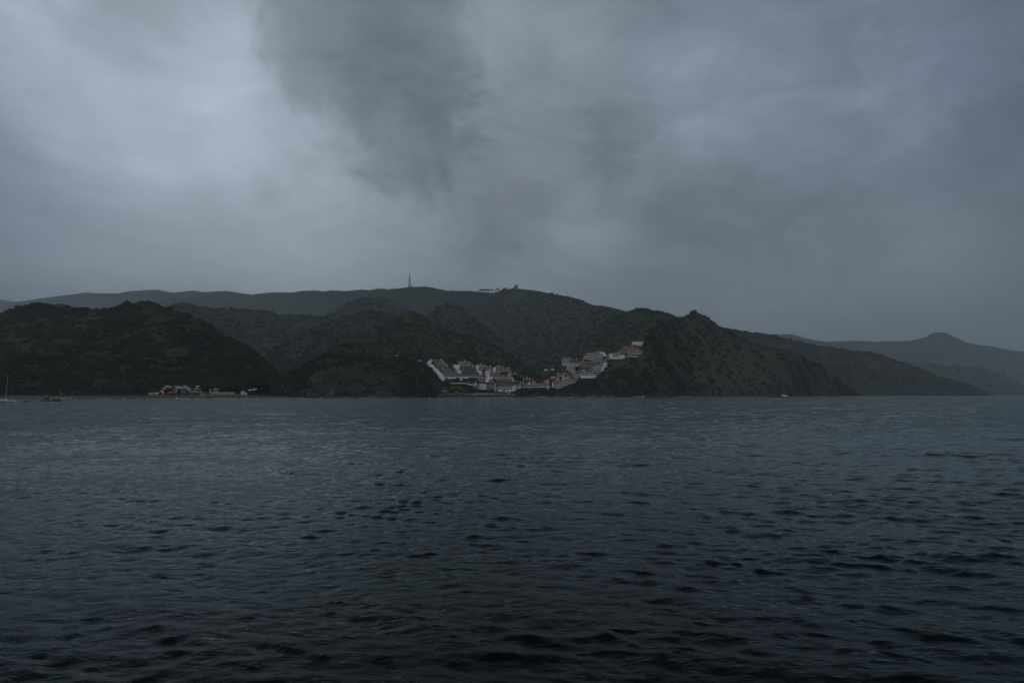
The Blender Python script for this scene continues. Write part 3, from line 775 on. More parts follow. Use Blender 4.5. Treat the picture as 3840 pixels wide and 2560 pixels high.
# ------------------------------------------------------------------ the apartments
A = [('r', 1618, 1654, 1347, 1351, m_tile, 2), ('s', 1619, 1654, 1351, 1356.5, 't'), ('s', 1634, 1662, 1356.5, 1363, 't'), ('s', 1634, 1670, 1363, 1369.5, 't'),
     ('s', 1641, 1678, 1369.5, 1376.5, 't'), ('s', 1644, 1693, 1376.5, 1384, 'b'), ('s', 1662, 1699, 1384, 1391, 't'), ('s', 1663, 1707, 1391, 1398, 't'),
     ('s', 1669, 1716, 1398, 1405.3, 't'), ('s', 1669, 1722, 1405.3, 1415.5, 'w', 7), ('x', 'base_wall', m_white, 1678, 1709, 1415.5, 1420, 7)]
for x, y in ((1603, 1350), (1598, 1358.5), (1608, 1366.5), (1615, 1374), (1624, 1381), (1632, 1389), (1640, 1397), (1646, 1405), (1654, 1413)):
    A.append(wing(x, y, 18 if y > 1351 else 15, 16 if y > 1351 else 12))
A.append(('p', 'side_wall', m_white, [(1645, 1413), (1668, 1413), (1668, 1431), (1658, 1426)], 5, -1))
for x, y in ((1615, 1343), (1655, 1345), (1663, 1353), (1671, 1360), (1679, 1367), (1708, 1383), (1660, 1377)): A.append(('c', x, y, y + 10, 4.0))
building('terraced_apartments', 'leftmost stepped white apartment block, with nine terraces and curved white side walls', A)
B = [('r', 1717, 1767, 1354.5, 1360, m_tile, 3), ('c', 1742.5, 1350, 1358, 4.5), ('s', 1718, 1766, 1360, 1366.3, 'n', 8), ('s', 1718, 1766, 1366.3, 1372, 'w', 8),
     ('s', 1726, 1773, 1372, 1379, 'b', 5), ('s', 1722, 1784, 1379, 1386, 'b', 5), ('s', 1728, 1787, 1386, 1393, 'b', 5), ('s', 1731, 1791, 1393, 1400, 'b', 5),
     ('s', 1733, 1797, 1400, 1406, 'b', 5), ('s', 1719, 1809, 1406, 1415, 'w', 8), ('x', 'base_wall', m_white, 1736, 1760, 1415, 1419, 5),
     ('x', 'side_wall', m_white, 1700, 1723, 1367.5, 1379, 7), ('x', 'side_wall', m_white, 1706, 1723, 1379, 1386, 6), ('x', 'side_wall', m_white, 1712, 1728, 1388, 1396, 6),
     ('p', 'side_wall', m_white, [(1724, 1418), (1728, 1409), (1736, 1424), (1729, 1431)], 4, -2),
     ('p', 'side_wall', m_white, [(1713, 1404), (1716, 1397), (1728, 1390), (1731, 1392), (1731, 1404)], 6, -1), ('c', 1774, 1366, 1378, 4)]
building('terraced_apartments', 'stepped block of brown planted terraces topped by a white two storey house with one chimney', B)
C1 = [('r', 1786, 1824, 1365.5, 1372, m_tile, 6), ('r', 1797, 1845, 1372.5, 1377.5, m_tile2, 3), ('c', 1802, 1362, 1371, 4.5), ('c', 1838, 1369.5, 1378, 4.5),
      ('x', 'side_wall', m_white, 1783, 1797, 1369, 1384, 8), ('s', 1796, 1846, 1377.5, 1384, 't'), ('s', 1790, 1848, 1384, 1392, 'w', 6), ('s', 1792, 1836, 1392, 1397, 'n', 9),
      ('p', 'side_wall', m_white, [(1804, 1372), (1808, 1372), (1813, 1377), (1813, 1379), (1804, 1379)], 5, -4),
      ('p', 'stair_wall', m_white, [(1786, 1386), (1793, 1386), (1815, 1409), (1836, 1412), (1836, 1416), (1806, 1414)], 5, -1)]
building('hillside_house', 'white house with two red tile roofs stepped to the right, next to the brown terraces', C1)
C2 = [('r', 1853, 1893, 1372, 1379, m_tile, 6), ('r', 1860, 1911, 1379.5, 1384, m_tile, 3), ('c', 1869, 1368.5, 1377, 4.5), ('c', 1907, 1376, 1386, 4.5),
      ('x', 'side_wall', m_white, 1850, 1860, 1377, 1392, 8), ('s', 1859, 1912, 1384, 1390, 't'), ('s', 1857, 1918, 1390, 1399.5, 'w', 7),
      ('p', 'side_wall', m_white, [(1849, 1396), (1855, 1388), (1860, 1388), (1856, 1398)], 4, -2)]
building('hillside_house', 'white house with stepped red roofs standing above two dark round trees', C2)
C3 = [('r', 1836, 1871, 1395, 1400, m_tile, 3), ('s', 1838, 1872, 1400, 1403.5, 'p', 5), ('r', 1838, 1884, 1402.5, 1407, m_tile, 3), ('s', 1840, 1885, 1407, 1410, 'p', 5),
      ('r', 1843, 1894, 1409.5, 1414, m_tile2, 2), ('s', 1843, 1862, 1414, 1419, 'w', 6), ('x', 'side_wall', m_white, 1814, 1838, 1397, 1403, 6), ('x', 'side_wall', m_white, 1820, 1838, 1404, 1412, 6),
      ('x', 'side_wall', m_white, 1826, 1848, 1412, 1428, 6), ('x', 'window', m_glass, 1821, 1827, 1399, 1401, .2, -.3), ('x', 'window', m_glass, 1824, 1832, 1406, 1408, .2, -.3),
      ('x', 'window', m_glass, 1829, 1832, 1420, 1422, .2, -.3),
      ('p', 'side_wall', m_white, [(1884, 1400), (1887, 1400), (1888, 1407), (1894, 1413), (1892, 1415), (1886, 1410)], 3, -3)]
building('hillside_house', 'three red tile roofs stacked one above another in the middle of the cove', C3)
C4 = [('r', 1913, 1942, 1400, 1405, m_tile, 4), ('s', 1912, 1945, 1405, 1411, 't'), ('c', 1929, 1396, 1403, 4), ('c', 1940, 1401, 1410, 4), ('x', 'side_wall', m_white, 1896, 1912, 1397, 1408, 6),
      ('s', 1900, 1925, 1409, 1415, 'p', 6), ('r', 1912, 1948, 1410.5, 1415, m_tile2, 2), ('c', 1953, 1407.5, 1417, 3), ('x', 'wall', m_white, 1938, 1955, 1414, 1420, 5)]
building('hillside_house', 'red roofed house with white chimneys partly hidden behind the tall dark pines', C4)
G2 = [('r', 1954, 1986, 1417, 1422.5, m_tile, 3), ('s', 1958, 1988, 1422.5, 1429, 'b', 6), ('s', 1960, 1990, 1429, 1436, 'b', 6), ('c', 1977.5, 1413, 1419.5, 4), ('c', 1988.5, 1416.5, 1425, 4),
      ('c', 1998.5, 1422.5, 1433, 4), ('x', 'wall', m_cream, 1942, 1955, 1419, 1424, 5), ('x', 'wall', m_pink, 1958, 1966, 1424, 1438, 5, -1)]
building('hillside_house', 'orange roofed house with brown balconies on the dip between the two apartment clusters', G2)
D1 = [('r', 1861, 1918, 1414.5, 1420.5, m_tile2, 2), ('s', 1862, 1918, 1420.5, 1426.5, 't', 5), ('s', 1858, 1925, 1426.5, 1433, 'b', 5), ('s', 1858, 1928, 1433, 1440, 'b', 5),
      ('s', 1859, 1929, 1440, 1447, 'b', 5), ('s', 1858, 1932, 1447, 1455.3, 'o', 6), ('s', 1858, 1930, 1455.3, 1462.5, 'o', 8), ('x', 'base_wall', m_white, 1856, 1924, 1463, 1468.5, 6),
      ('c', 1859, 1412, 1422, 4.5), ('c', 1920.5, 1416, 1425, 5), ('p', 'side_wall', m_white, [(1918, 1418), (1924, 1418), (1940, 1462), (1931, 1462), (1928, 1440)], 7, 1),
      ('x', 'side_wall', m_white, 1852, 1858.5, 1434, 1462, 7), ('x', 'opening', m_glass, 1863, 1872, 1464.5, 1467.5, .3, -.3), ('x', 'opening', m_glass, 1885, 1892, 1464.5, 1467.5, .3, -.3),
      ('p', 'stair_wall', m_white, [(1893, 1471), (1895, 1461), (1903, 1461), (1908, 1469), (1918, 1471)], 3, -4)]
building('terraced_apartments', 'large block facing the cove beach, brown terraces over white balcony storeys', D1)
E1 = [('r', 1792, 1827, 1413.5, 1419, m_tile2, 2), ('s', 1788, 1820, 1419, 1424.5, 'p', 8), ('x', 'parapet', m_tile3, 1787, 1821, 1424.5, 1427.5, 5, -2), ('x', 'side_wall', m_white, 1820, 1836, 1419, 1434, 6),
      ('r', 1794, 1814, 1427.5, 1432.5, m_tile, 4), ('x', 'wall', m_vine, 1796, 1816, 1432.5, 1438.5, 6), ('x', 'terrace_wall', m_white, 1786, 1823, 1438.5, 1441, 6, -1),
      ('x', 'wall', m_white, 1786, 1824, 1441, 1460.5, 7), ('x', 'panel_joint', m_shade, 1801.5, 1802.6, 1441.5, 1460, .2, -.25), ('x', 'panel_joint', m_shade, 1816.5, 1817.6, 1441.5, 1460, .2, -.25),
      ('x', 'panel_joint', m_shade, 1787, 1824, 1440.8, 1441.8, .2, -.3), ('x', 'window', m_glass, 1797.5, 1801, 1443, 1444.8, .2, -.3), ('x', 'window', m_glass, 1803.5, 1809, 1443, 1444.8, .2, -.3),
      ('x', 'window', m_glass, 1788, 1791, 1443, 1445, .2, -.3), ('x', 'window', m_glass, 1787, 1790, 1450, 1452, .2, -.3),
      ('p', 'side_wall', m_white, [(1775, 1461), (1777, 1440), (1784, 1429), (1790, 1429), (1787, 1461)], 5, 0)]
for k in range(4): E1.append(('s', 1824, 1839, 1438 + 5.9 * k, 1443.9 + 5.9 * k, 'w', 5))
E1 += [('x', 'window', m_glass, 1822.5 + 5 * (k % 2), 1825 + 5 * (k % 2), 1421.5 + 5.5 * (k // 2), 1424.5 + 5.5 * (k // 2), .2, -.3) for k in range(4)]
E1.append(('x', 'side_wall', m_cream, 1839, 1853, 1428, 1462, 7)); E1 += [('x', 'window', m_glass, 1841 + 5 * (k % 2), 1843.5 + 5 * (k % 2), 1434 + 7 * (k // 2), 1438.5 + 7 * (k // 2), .2, -.3) for k in range(8)]
building('clubhouse', 'white building with two big blank wall panels behind a row of tall palms', E1, 'clubhouse')
F1 = [('x', 'wall', m_white, 1929, 1953, 1428, 1464.5, 7), ('x', 'wall', m_white, 1922, 1932, 1446, 1466, 5, -1)] + \
     [('x', 'window', m_glass, 1937 + 7 * (k % 2), 1939.5 + 7 * (k % 2), 1433 + 8 * (k // 2), 1438 + 8 * (k // 2), .2, -.3) for k in range(8)]
building('stair_tower', 'tall narrow white building behind dark pines between the two long fronts', F1, 'building')
H1 = [('r', 1958, 1982, 1437.5, 1444.5, m_tile, 3), ('r', 1983, 2012, 1438.5, 1444.5, m_tile2, 3), ('r', 2010, 2058, 1437, 1444.5, m_tile, 3), ('x', 'tower', m_white, 1980, 1988, 1432.5, 1443, 6, -3),
      ('r', 1984, 2008, 1433, 1437, m_tile2, 3), ('x', 'wall', m_pink, 1986, 2006, 1437, 1442, 5), ('c', 2007.5, 1430, 1438, 4), ('c', 1959, 1434, 1443, 5),
      ('s', 1954, 2064, 1444.5, 1450.8, 'o', 5), ('s', 1952, 2062, 1450.8, 1457.8, 'o', 5), ('s', 1952, 2016, 1457.8, 1464.5, 'o', 8), ('x', 'wall', m_shade, 2016, 2030, 1457.8, 1463, 6),
      ('x', 'buttress', m_white, 2030.5, 2034, 1446, 1461.5, 2.2, -3.5), ('x', 'buttress', m_white, 2054, 2057, 1446, 1460.5, 2.2, -3.5),
      ('p', 'gable', m_cream, [(2029, 1439), (2031.5, 1438.5), (2043, 1446), (2043, 1449), (2040, 1449)], 2, -4)]
building('long_apartments', 'long low block with orange roofs and three rows of white balconies above the sea cliff', H1)
J1 = [('x', 'wall', m_pink, 2047, 2058.5, 1424, 1441, 6), ('x', 'window', m_glass, 2048.5, 2050.5, 1427, 1431, .2, -.3), ('x', 'window', m_glass, 2053, 2055, 1427, 1431, .2, -.3),
      ('x', 'window', m_glass, 2048.5, 2050.5, 1434, 1438, .2, -.3), ('x', 'window', m_glass, 2053, 2055, 1434, 1438, .2, -.3), ('c', 2057.5, 1421, 1428, 3),
      ('p', 'stair_wall', m_pink, [(2030, 1437), (2041, 1428), (2048, 1424), (2048, 1437)], 4)]
building('pink_house', 'narrow pink house with a rising stair wall behind the long low block', J1, 'house')
I1 = [('r', 2117, 2152, 1418.5, 1424.5, m_tile, 2), ('r', 2086, 2117, 1425.5, 1430.5, m_tile, 3), ('r', 2075, 2095, 1431, 1436.8, m_tile, 3),
      ('p', 'gable', m_white, [(2104, 1430), (2106, 1424), (2113, 1416.5), (2116, 1416.5), (2119, 1422), (2120, 1430)], 6, -2.5), ('c', 2114, 1413, 1420, 4),
      ('p', 'gable', m_pink, [(2080, 1431), (2084, 1427.5), (2090, 1428), (2092, 1434), (2088, 1433)], 3, -3), ('c', 2093, 1416, 1426, 4.5),
      ('s', 2118, 2160, 1424, 1429.8, 'o', 6), ('s', 2098, 2158, 1429.8, 1436.8, 'o', 6), ('s', 2079, 2141, 1436.8, 1443.5, 'o', 6), ('s', 2074, 2128, 1443.5, 1450.3, 'o', 6),
      ('s', 2078, 2106, 1450.3, 1456.5, 'o', 6), ('x', 'buttress', m_white, 2071, 2075.5, 1432, 1452, 5, -2)]
building('stepped_apartments', 'block whose three orange roofs step up rightwards over rows of white balconies', I1)
K1 = [('r', 2098, 2114, 1398.5, 1403.5, m_tile3, 2), ('r', 2116, 2136, 1400, 1404, m_tile2, 2), ('c', 2093, 1396.5, 1407, 3.5), ('x', 'tower', m_cream, 2112, 2118, 1396.5, 1405, 4, -1),
      ('s', 2095, 2136, 1403.5, 1409, 'c', 8), ('s', 2094, 2137, 1409, 1415.5, 'c', 8)]
building('hillside_house', 'cream house with a tall thin chimney on its left end among dark trees', K1)
K4 = [('r', 2098, 2120, 1413, 1417, m_tile2, 3), ('s', 2097, 2121, 1417, 1422, 'c', 6), ('s', 2066, 2096, 1421, 1427, 'c', 6), ('c', 2109, 1410, 1416, 3), ('x', 'wall', m_white, 2121, 2134, 1415, 1420, 5)]
building('hillside_house', 'low cream row with a faded roof squeezed above the stepped orange roofs', K4)
K2 = [('r', 2066, 2082, 1412, 1417, m_pink, 4), ('s', 2064, 2083, 1416, 1420.5, 'p', 6), ('s', 2079, 2096, 1409, 1414, 'c', 6), ('p', 'stair_wall', m_white, [(2064, 1428), (2070, 1421), (2090, 1418), (2091, 1420), (2072, 1424)], 3)]
building('hillside_house', 'small pale pink house just above the long low block, left of the cream house', K2)
K3 = [('r', 2141, 2153, 1404.5, 1409, m_tile, 4), ('s', 2140, 2152, 1408, 1413.5, 'c', 5), ('s', 2152, 2176, 1407, 1412.5, 'w', 5), ('s', 2154, 2175, 1413.5, 1421, 'w', 5), ('x', 'tower', m_white, 2136, 2140, 1407, 1415, 4),
      ('p', 'stair_wall', m_white, [(2158, 1421), (2173, 1419), (2175, 1427), (2171, 1424)], 3)]
building('hillside_house', 'small cream house with an orange roof at the left foot of the big right cluster', K3)
Lb = [('s', 2219, 2266, 1351, 1356, 't', 6), ('r', 2219, 2250, 1346, 1351, m_tile2, 4), ('s', 2250, 2272, 1349, 1354.5, 'w', 6), ('s', 2168, 2220, 1355, 1361, 't', 6), ('s', 2220, 2250, 1355, 1361, 'b', 6),
      ('s', 2249, 2272, 1355.5, 1363.5, 'w', 6), ('s', 2134, 2176, 1361, 1367.3, 'c', 6), ('s', 2176, 2250, 1361, 1367.3, 'b', 6), ('s', 2128, 2172, 1367.3, 1374, 'c', 6), ('s', 2172, 2240, 1367.3, 1374, 't', 5),
      ('s', 2240, 2265, 1366, 1374, 'w', 5), ('s', 2131, 2168, 1374, 1381, 'c', 6), ('s', 2182, 2236, 1374, 1381, 't', 6), ('s', 2236, 2262, 1374, 1381, 'w', 5), ('s', 2130, 2158, 1381, 1388, 'c', 6),
      ('s', 2176, 2228, 1381, 1388, 'b', 6), ('s', 2229, 2256, 1381, 1388, 'w', 5), ('s', 2133, 2162, 1388, 1394, 'c', 6), ('s', 2140, 2174, 1394, 1400.5, 'c', 6), ('s', 2146, 2174, 1400.5, 1407, 'w', 6), ('s', 2158, 2180, 1381, 1388, 't', 6), ('s', 2174, 2222, 1388, 1395, 't', 7), ('s', 2223, 2250, 1388, 1395, 'w', 5),
      ('s', 2174, 2244, 1395, 1402.3, 'w', 8), ('s', 2174, 2238, 1402.3, 1409.3, 'w', 8), ('x', 'base_wall', m_white, 2177, 2236, 1409.3, 1418, 8),
      ('p', 'stair_wall', m_white, [(2264, 1360), (2276, 1358), (2281, 1365), (2281, 1376), (2262, 1390), (2245, 1408), (2230, 1424), (2216, 1423), (2236, 1409), (2250, 1392), (2262, 1376)], 7, 0),
      ('r', 2183, 2206, 1376, 1380, m_tile, 2), ('r', 2190, 2226, 1368.5, 1372, m_tile2, 2), ('x', 'tower', m_pink, 2183, 2188, 1349, 1358, 5), ('x', 'arch_wall', m_white, 2184, 2194, 1387, 1395, 3, -3),
      ('x', 'opening', m_glass, 2186.5, 2191.5, 1389.5, 1394.5, .3, -3.4)]
for x, y in ((2169, 1387), (2164, 1368), (2128, 1372), (2125, 1380), (2228, 1382), (2235, 1374), (2241, 1367), (2212, 1345)): Lb.append(('c', x, y, y + 7, 4.0))
for pts in ([(2218, 1361), (2222, 1356), (2228, 1352)], [(2220, 1366), (2226, 1360), (2232, 1355), (2244, 1354)], [(2210, 1395), (2216, 1386), (2224, 1378), (2234, 1373)], [(2133, 1381), (2140, 1373), (2152, 1369), (2166, 1367)],
            [(2176, 1365), (2184, 1361), (2196, 1360)]):      # the white stepped coping walls between the flats
    q = [(x, y - .7) for x, y in pts] + [(x + .8, y + .9) for x, y in reversed(pts)]
    Lb.append(('p', 'coping_wall', m_white, q, 5, -3.5))
building('terraced_apartments', 'broadest cluster of stepped white flats, with a white stair edge down its right side', Lb)
M1 = [('r', 2224, 2266, 1315.5, 1320.5, m_tile3, 5), ('c', 2245, 1314, 1319, 5), ('s', 2228, 2248, 1320, 1326, 'w', 6), ('s', 2205, 2228, 1322, 1327, 'w', 6), ('s', 2224, 2262, 1326, 1333, 'w', 7),
      ('s', 2200, 2224, 1327, 1333, 'w', 6), ('s', 2196, 2260, 1333, 1339.5, 'w', 8), ('s', 2188, 2224, 1339.5, 1346, 'w', 8), ('s', 2224, 2256, 1339.5, 1345, 'o', 8),
      ('x', 'wall', m_white, 2248, 2269, 1320.5, 1333, 8), ('p', 'side_wall', m_white, [(2255, 1333), (2269, 1327), (2278, 1331), (2266, 1341), (2255, 1344)], 6, 0), ('s', 2190, 2206, 1332, 1339, 'w', 6)]
building('hillside_house', 'white house with many curved balconies crowning the top of the big right cluster', M1)
N1 = [('r', 2108, 2144, 1339, 1343, m_tile3, 4), ('s', 2108, 2143, 1343, 1349.3, 'n', 5), ('s', 2107, 2135, 1349.3, 1356, 'w', 6), ('s', 2107, 2134, 1356, 1363.3, 'w', 6), ('x', 'base_wall', m_cream, 2109, 2134, 1363.3, 1371.5, 6),
      ('r', 2143, 2166, 1346.5, 1350, m_tile3, 3), ('s', 2135, 2166, 1350, 1355, 'b', 7), ('s', 2134, 2160, 1355.5, 1361, 'b', 7), ('x', 'balcony', m_cream, 2095, 2107, 1343.5, 1345, 4), ('c', 2161, 1342, 1350, 3.5)]
building('hillside_house', 'square white house with a flat brown roof at the left end of the right cluster', N1)
O1 = [('x', 'tower', m_white, 2285, 2298, 1326, 1344.5, 7), ('x', 'window', m_glass, 2289, 2294, 1329, 1340.5, .3, -.3), ('s', 2296, 2324, 1321, 1327, 'w', 7), ('s', 2297, 2320, 1327, 1333, 'w', 9),
      ('s', 2298, 2338, 1333, 1340, 'w', 8), ('x', 'wall', m_white, 2322, 2342, 1330, 1341, 6), ('p', 'base_wall', m_white, [(2297, 1340), (2344, 1340), (2344, 1343), (2312, 1348), (2297, 1350)], 6),
      ('r', 2285, 2299, 1324, 1326.5, m_tile3, 3)]
building('villa', 'white villa with a tower holding one tall dark window, left of the terraced brown slope', O1, 'villa')
P1 = [('r', 2360, 2398, 1306, 1310, m_tile3, 3), ('c', 2375.5, 1303, 1308, 3.5), ('c', 2387.5, 1303.5, 1308, 3.5), ('s', 2360, 2403, 1310, 1316.3, 'w', 8), ('s', 2358, 2406, 1316.3, 1326, 'w', 12),
      ('s', 2357, 2392, 1326, 1337.5, 'w', 10), ('p', 'deck', m_white, [(2392, 1324), (2404, 1320), (2409, 1316), (2403, 1326)], 5, -2), ('p', 'stair_wall', m_cream, [(2340, 1338), (2357, 1331), (2357, 1338), (2342, 1341)], 4)]
building('villa', 'three storey white villa with wide decks right of the terraced brown slope', P1, 'villa')
Q1 = [('r', 2386, 2416, 1275, 1280.5, m_tile3, 6), ('x', 'roof_deck', m_white, 2370, 2414.5, 1281.6, 1284, 9, -2.5), ('s', 2374, 2410, 1284, 1291, 'n', 7), ('x', 'floor_deck', m_white, 2367, 2414, 1290.6, 1293, 9, -2.5),
      ('p', 'base_wall', m_cream, [(2386, 1293), (2409, 1293), (2405, 1300), (2392, 1300)], 7), ('x', 'window', m_glass, 2395, 2401, 1294, 1298, .3, 2.2)]
building('villa', 'highest villa, with two wide white decks standing alone above the terraced brown slope', Q1, 'villa')
T1 = thing('caravan', 'pale boxy trailer alone on the green slope left of the big right cluster', 'trailer', P(2071, 1388.5, cove_D(1388.5) - 1))
pbox('body', T1, m_white, 2065, 2078, 1383, 1387.6, cove_D(1388.5) - 1, 3); pbox('window', T1, m_glass, 2067, 2070, 1384, 1385.6, cove_D(1388.5) - 1.1, .1)
pbox('chassis', T1, m_metal, 2067, 2076, 1387.6, 1388.5, cove_D(1388.5) - .6, 2)
T2 = thing('shed', 'small white roofed shed just left of the pale trailer', 'shed', P(2047, 1390, cove_D(1390) - 1))
pbox('wall', T2, m_cream, 2043, 2052, 1386.5, 1390, cove_D(1390) - 1, 3); proof('roof', T2, m_white, 2042, 2053, 1384, 1386.5, cove_D(1390) - 1.3, 4)
for (x0, x1, y0, y1) in ((2040, 2082, 1382, 1392),): KEEP_OUT.append((x0, x1, y0, y1))
KEEP_OUT += [(2306, 2362, 1296, 1330), (2262, 2288, 1331, 1352)]

# long terrace wall and hedges below the left blocks
tw = thing('terrace_wall', 'long low white wall with a flat car deck below the left apartments', 'wall', P(1730, 1440, cove_D(1440) - 2))
pbox('wall', tw, m_white, 1690, 1748, 1434.5, 1438.8, cove_D(1440) - 2, 2); pbox('wall', tw, m_white, 1750, 1776, 1438, 1444.5, cove_D(1444) - 2, 3)
pbox('wall', tw, m_white, 1753, 1773, 1429, 1433.5, cove_D(1434) - 2, 3); pbox('coping', tw, m_conc, 1689, 1749, 1433.6, 1434.5, cove_D(1440) - 2.3, 2.6)
KEEP_OUT += [(1686, 1780, 1428, 1446)]
hut = thing('dome_hut', 'small white domed hut at the bend of the drive under the leftmost block', 'hut', P(1672, 1443, cove_D(1443) - 4))
ppoly('wall', hut, m_white, [(1667, 1444), (1667, 1438.5), (1669, 1436.5), (1672, 1435.6), (1675, 1436.5), (1677.5, 1439), (1677.5, 1444)], cove_D(1443) - 4, 4.5)
pbox('door', hut, m_glass, 1671, 1673, 1440, 1443.8, cove_D(1443) - 4.1, .1)


# terraced clay slope between the villas: stepped benches
def clay_terraces():
    v, f = [], []
    sets = [((2308, 2360), (2340, 2380), 1325, 1297, 9), ((2264, 2288), (2280, 2286), 1350, 1333, 5)]
    for (bx, tx, yb, yt, n) in sets:
        for k in range(n):
            a0, a1 = k / n, (k + 1) / n
            x0 = bx[0] + (tx[0] - bx[0]) * (a0 + a1) / 2; x1 = bx[1] + (tx[1] - bx[1]) * (a0 + a1) / 2
            y0 = yb + (yt - yb) * a0; y1 = yb + (yt - yb) * a1
            D = cove_D(y0) - 1.0; m = 14
            i0 = len(v)
            for i in range(m + 1):
                x = x0 + (x1 - x0) * i / m; w = rng.uniform(-.35, .35)
                for (yy, dd) in ((y0 + .6, 0), (y1 + 0.25 * w + .15, 0.5 + w), (y1 + .15, 6)):
                    v.append(P(x, yy, D + dd) if dd < 6 else (P(x, yy, D)[0], D + 6, P(x, yy, D)[2]))
            for i in range(m):
                for q in range(2): f.append((i0 + i * 3 + q, i0 + i * 3 + 3 + q, i0 + i * 3 + 4 + q, i0 + i * 3 + 1 + q))
    o = link('terraced_slope', raw_mesh('terraced_slope', v, f, m_dirt)); o['kind'] = 'structure'


clay_terraces()


# ------------------------------------------------------------------ plants
def leaf_cloud(lobes, n, leaf, seed):
    """many small leaf-clump faces spread through overlapping lobes"""
    g = random.Random(seed); v, f = [], []
    for k in range(n):
        cx, cy, cz, rx, ry, rz = g.choice(lobes)
        while True:
            a, b, c = g.uniform(-1, 1), g.uniform(-1, 1), g.uniform(-1, 1)
            q = a * a + b * b + c * c
            if 0.12 < q < 1: break
        p = (cx + a * rx, cy + b * ry, cz + c * rz)
        t = [g.uniform(-1, 1) for _ in range(6)]; s = leaf * g.uniform(.6, 1.4)
        i = len(v)
        u = (t[0] * s, t[1] * s, t[2] * s * .7); w = (t[3] * s, t[4] * s, t[5] * s * .7)
        v += [(p[0] - u[0], p[1] - u[1], p[2] - u[2]), (p[0] + w[0], p[1] + w[1], p[2] + w[2]), (p[0] + u[0], p[1] + u[1], p[2] + u[2]), (p[0] - w[0], p[1] - w[1], p[2] - w[2])]
        f.append((i, i + 1, i + 2, i + 3))
    return v, f


def tube(v, f, a, b, r0, r1, n=6):
    ax = np.array(b, float) - np.array(a, float); L = np.linalg.norm(ax); ax /= L
    u = np.cross(ax, (0.3, 0.9, 0.2)); u /= np.linalg.norm(u); w = np.cross(ax, u)
    i = len(v)
    for (c, r) in ((a, r0), (b, r1)):
        for k in range(n):
            t = 2 * math.pi * k / n
            v.append(tuple(np.array(c) + r * (math.cos(t) * u + math.sin(t) * w)))
    for k in range(n): f.append((i + k, i + (k + 1) % n, i + n + (k + 1) % n, i + n + k))
    f.append(tuple(range(i + n - 1, i - 1, -1))); f.append(tuple(range(i + n, i + 2 * n)))


def tree_meshes(kind, seed):
    """unit-height tree: (trunk mesh, crown mesh)"""
    g = random.Random(seed); v, f = [], []
    if kind == 'palm':
        x = 0.0; pz = 0
        for k in range(6):
            z = (k + 1) / 6 * .88; nx = x + g.uniform(-.012, .012)
            tube(v, f, (x, 0, pz), (nx, 0, z), .022 - .002 * k, .020 - .002 * k); x = nx; pz = z
        tr = raw_mesh('trunk', v, f, m_ptrunk)
        v, f = [], []
        for k in range(26):
            az = k * 2.4; up = g.uniform(-.9, 1.0); L = g.uniform(.20, .27)
            pts = []
            for i in range(6):
                t = i / 5
                pts.append((x + math.cos(az) * L * t * math.cos(up * .7), math.sin(az) * L * t * math.cos(up * .7), .88 + L * (t * math.sin(up) * .8 - .75 * t * t)))
            for i in range(5):
                w0 = .030 * (1 - abs(i / 5 - .35)) + .004; w1 = .030 * (1 - abs((i + 1) / 5 - .35)) * (0.2 if i == 4 else 1)
                a, b = pts[i], pts[i + 1]; j = len(v)
                nx, ny = -math.sin(az), math.cos(az)
                v += [(a[0] - nx * w0, a[1] - ny * w0, a[2] - w0 * .5), a, (a[0] + nx * w0, a[1] + ny * w0, a[2] - w0 * .5),
                      (b[0] - nx * w1, b[1] - ny * w1, b[2] - w1 * .5), b, (b[0] + nx * w1, b[1] + ny * w1, b[2] - w1 * .5)]
                f += [(j, j + 1, j + 4, j + 3), (j + 1, j + 2, j + 5, j + 4)]
        return tr, raw_mesh('crown', v, f, m_palm)
    lob = {'round': [(g.uniform(-.2, .2), g.uniform(-.2, .2), g.uniform(.5, .8), g.uniform(.16, .26), g.uniform(.16, .26), g.uniform(.12, .2)) for _ in range(8)],
           'umbrella': [(g.uniform(-.36, .36), g.uniform(-.3, .3), g.uniform(.72, .9), g.uniform(.13, .22), g.uniform(.13, .2), g.uniform(.06, .11)) for _ in range(8)],
           'tall': [(g.uniform(-.13, .13), g.uniform(-.13, .13), .30 + .09 * q, .15 * (1.15 - q * .08), .15, .10) for q in range(8)],
           'bush': [(g.uniform(-.3, .3), g.uniform(-.3, .3), g.uniform(.35, .6), g.uniform(.25, .4), g.uniform(.25, .4), g.uniform(.25, .4)) for _ in range(7)]}[kind]
    tube(v, f, (0, 0, 0), (.01, 0, .45), .035, .024); tube(v, f, (.01, 0, .45), (0, 0, .75), .024, .010)
    for l in lob[:6]:
        tube(v, f, (.0, 0, min(.42, l[2] * .7)), (l[0] * .85, l[1] * .85, l[2]), .016, .006, 5)
    tr = raw_mesh('trunk', v, f, m_trunk)
    n = 620 if kind != 'bush' else 520
    cv, cf = leaf_cloud(lob, n, .055, seed)
    return tr, raw_mesh('crown', cv, cf, m_leaf2 if seed % 2 else m_leaf)


TREES = {(k, s): tree_meshes(k, s) for k in ('palm', 'round', 'umbrella', 'tall', 'bush') for s in (2, 3, 4)}


def tree(kind, px, y0, y1, D, label, group, width=1.0, name=None, seed=None):
    s = D / F; h = (y1 - y0) * s
    nm = name or {'palm': 'palm_tree', 'round': 'broadleaf_tree', 'umbrella': 'umbrella_pine', 'tall': 'cypress_tree', 'bush': 'shrub'}[kind]
    a = P(px, y1, D)
    t = thing(nm, label, 'palm' if kind == 'palm' else ('shrub' if kind == 'bush' else 'tree'), (a[0], a[1], a[2] - .3), group, rng.uniform(0, 6.28))
    seed = seed or rng.choice((2, 3, 4))
    tr, cr = TREES[(kind, seed)]
    link('trunk', tr, t, scale=(h * width, h * width, h)); link('crown', cr, t, scale=(h * width, h * width, h))
    return t


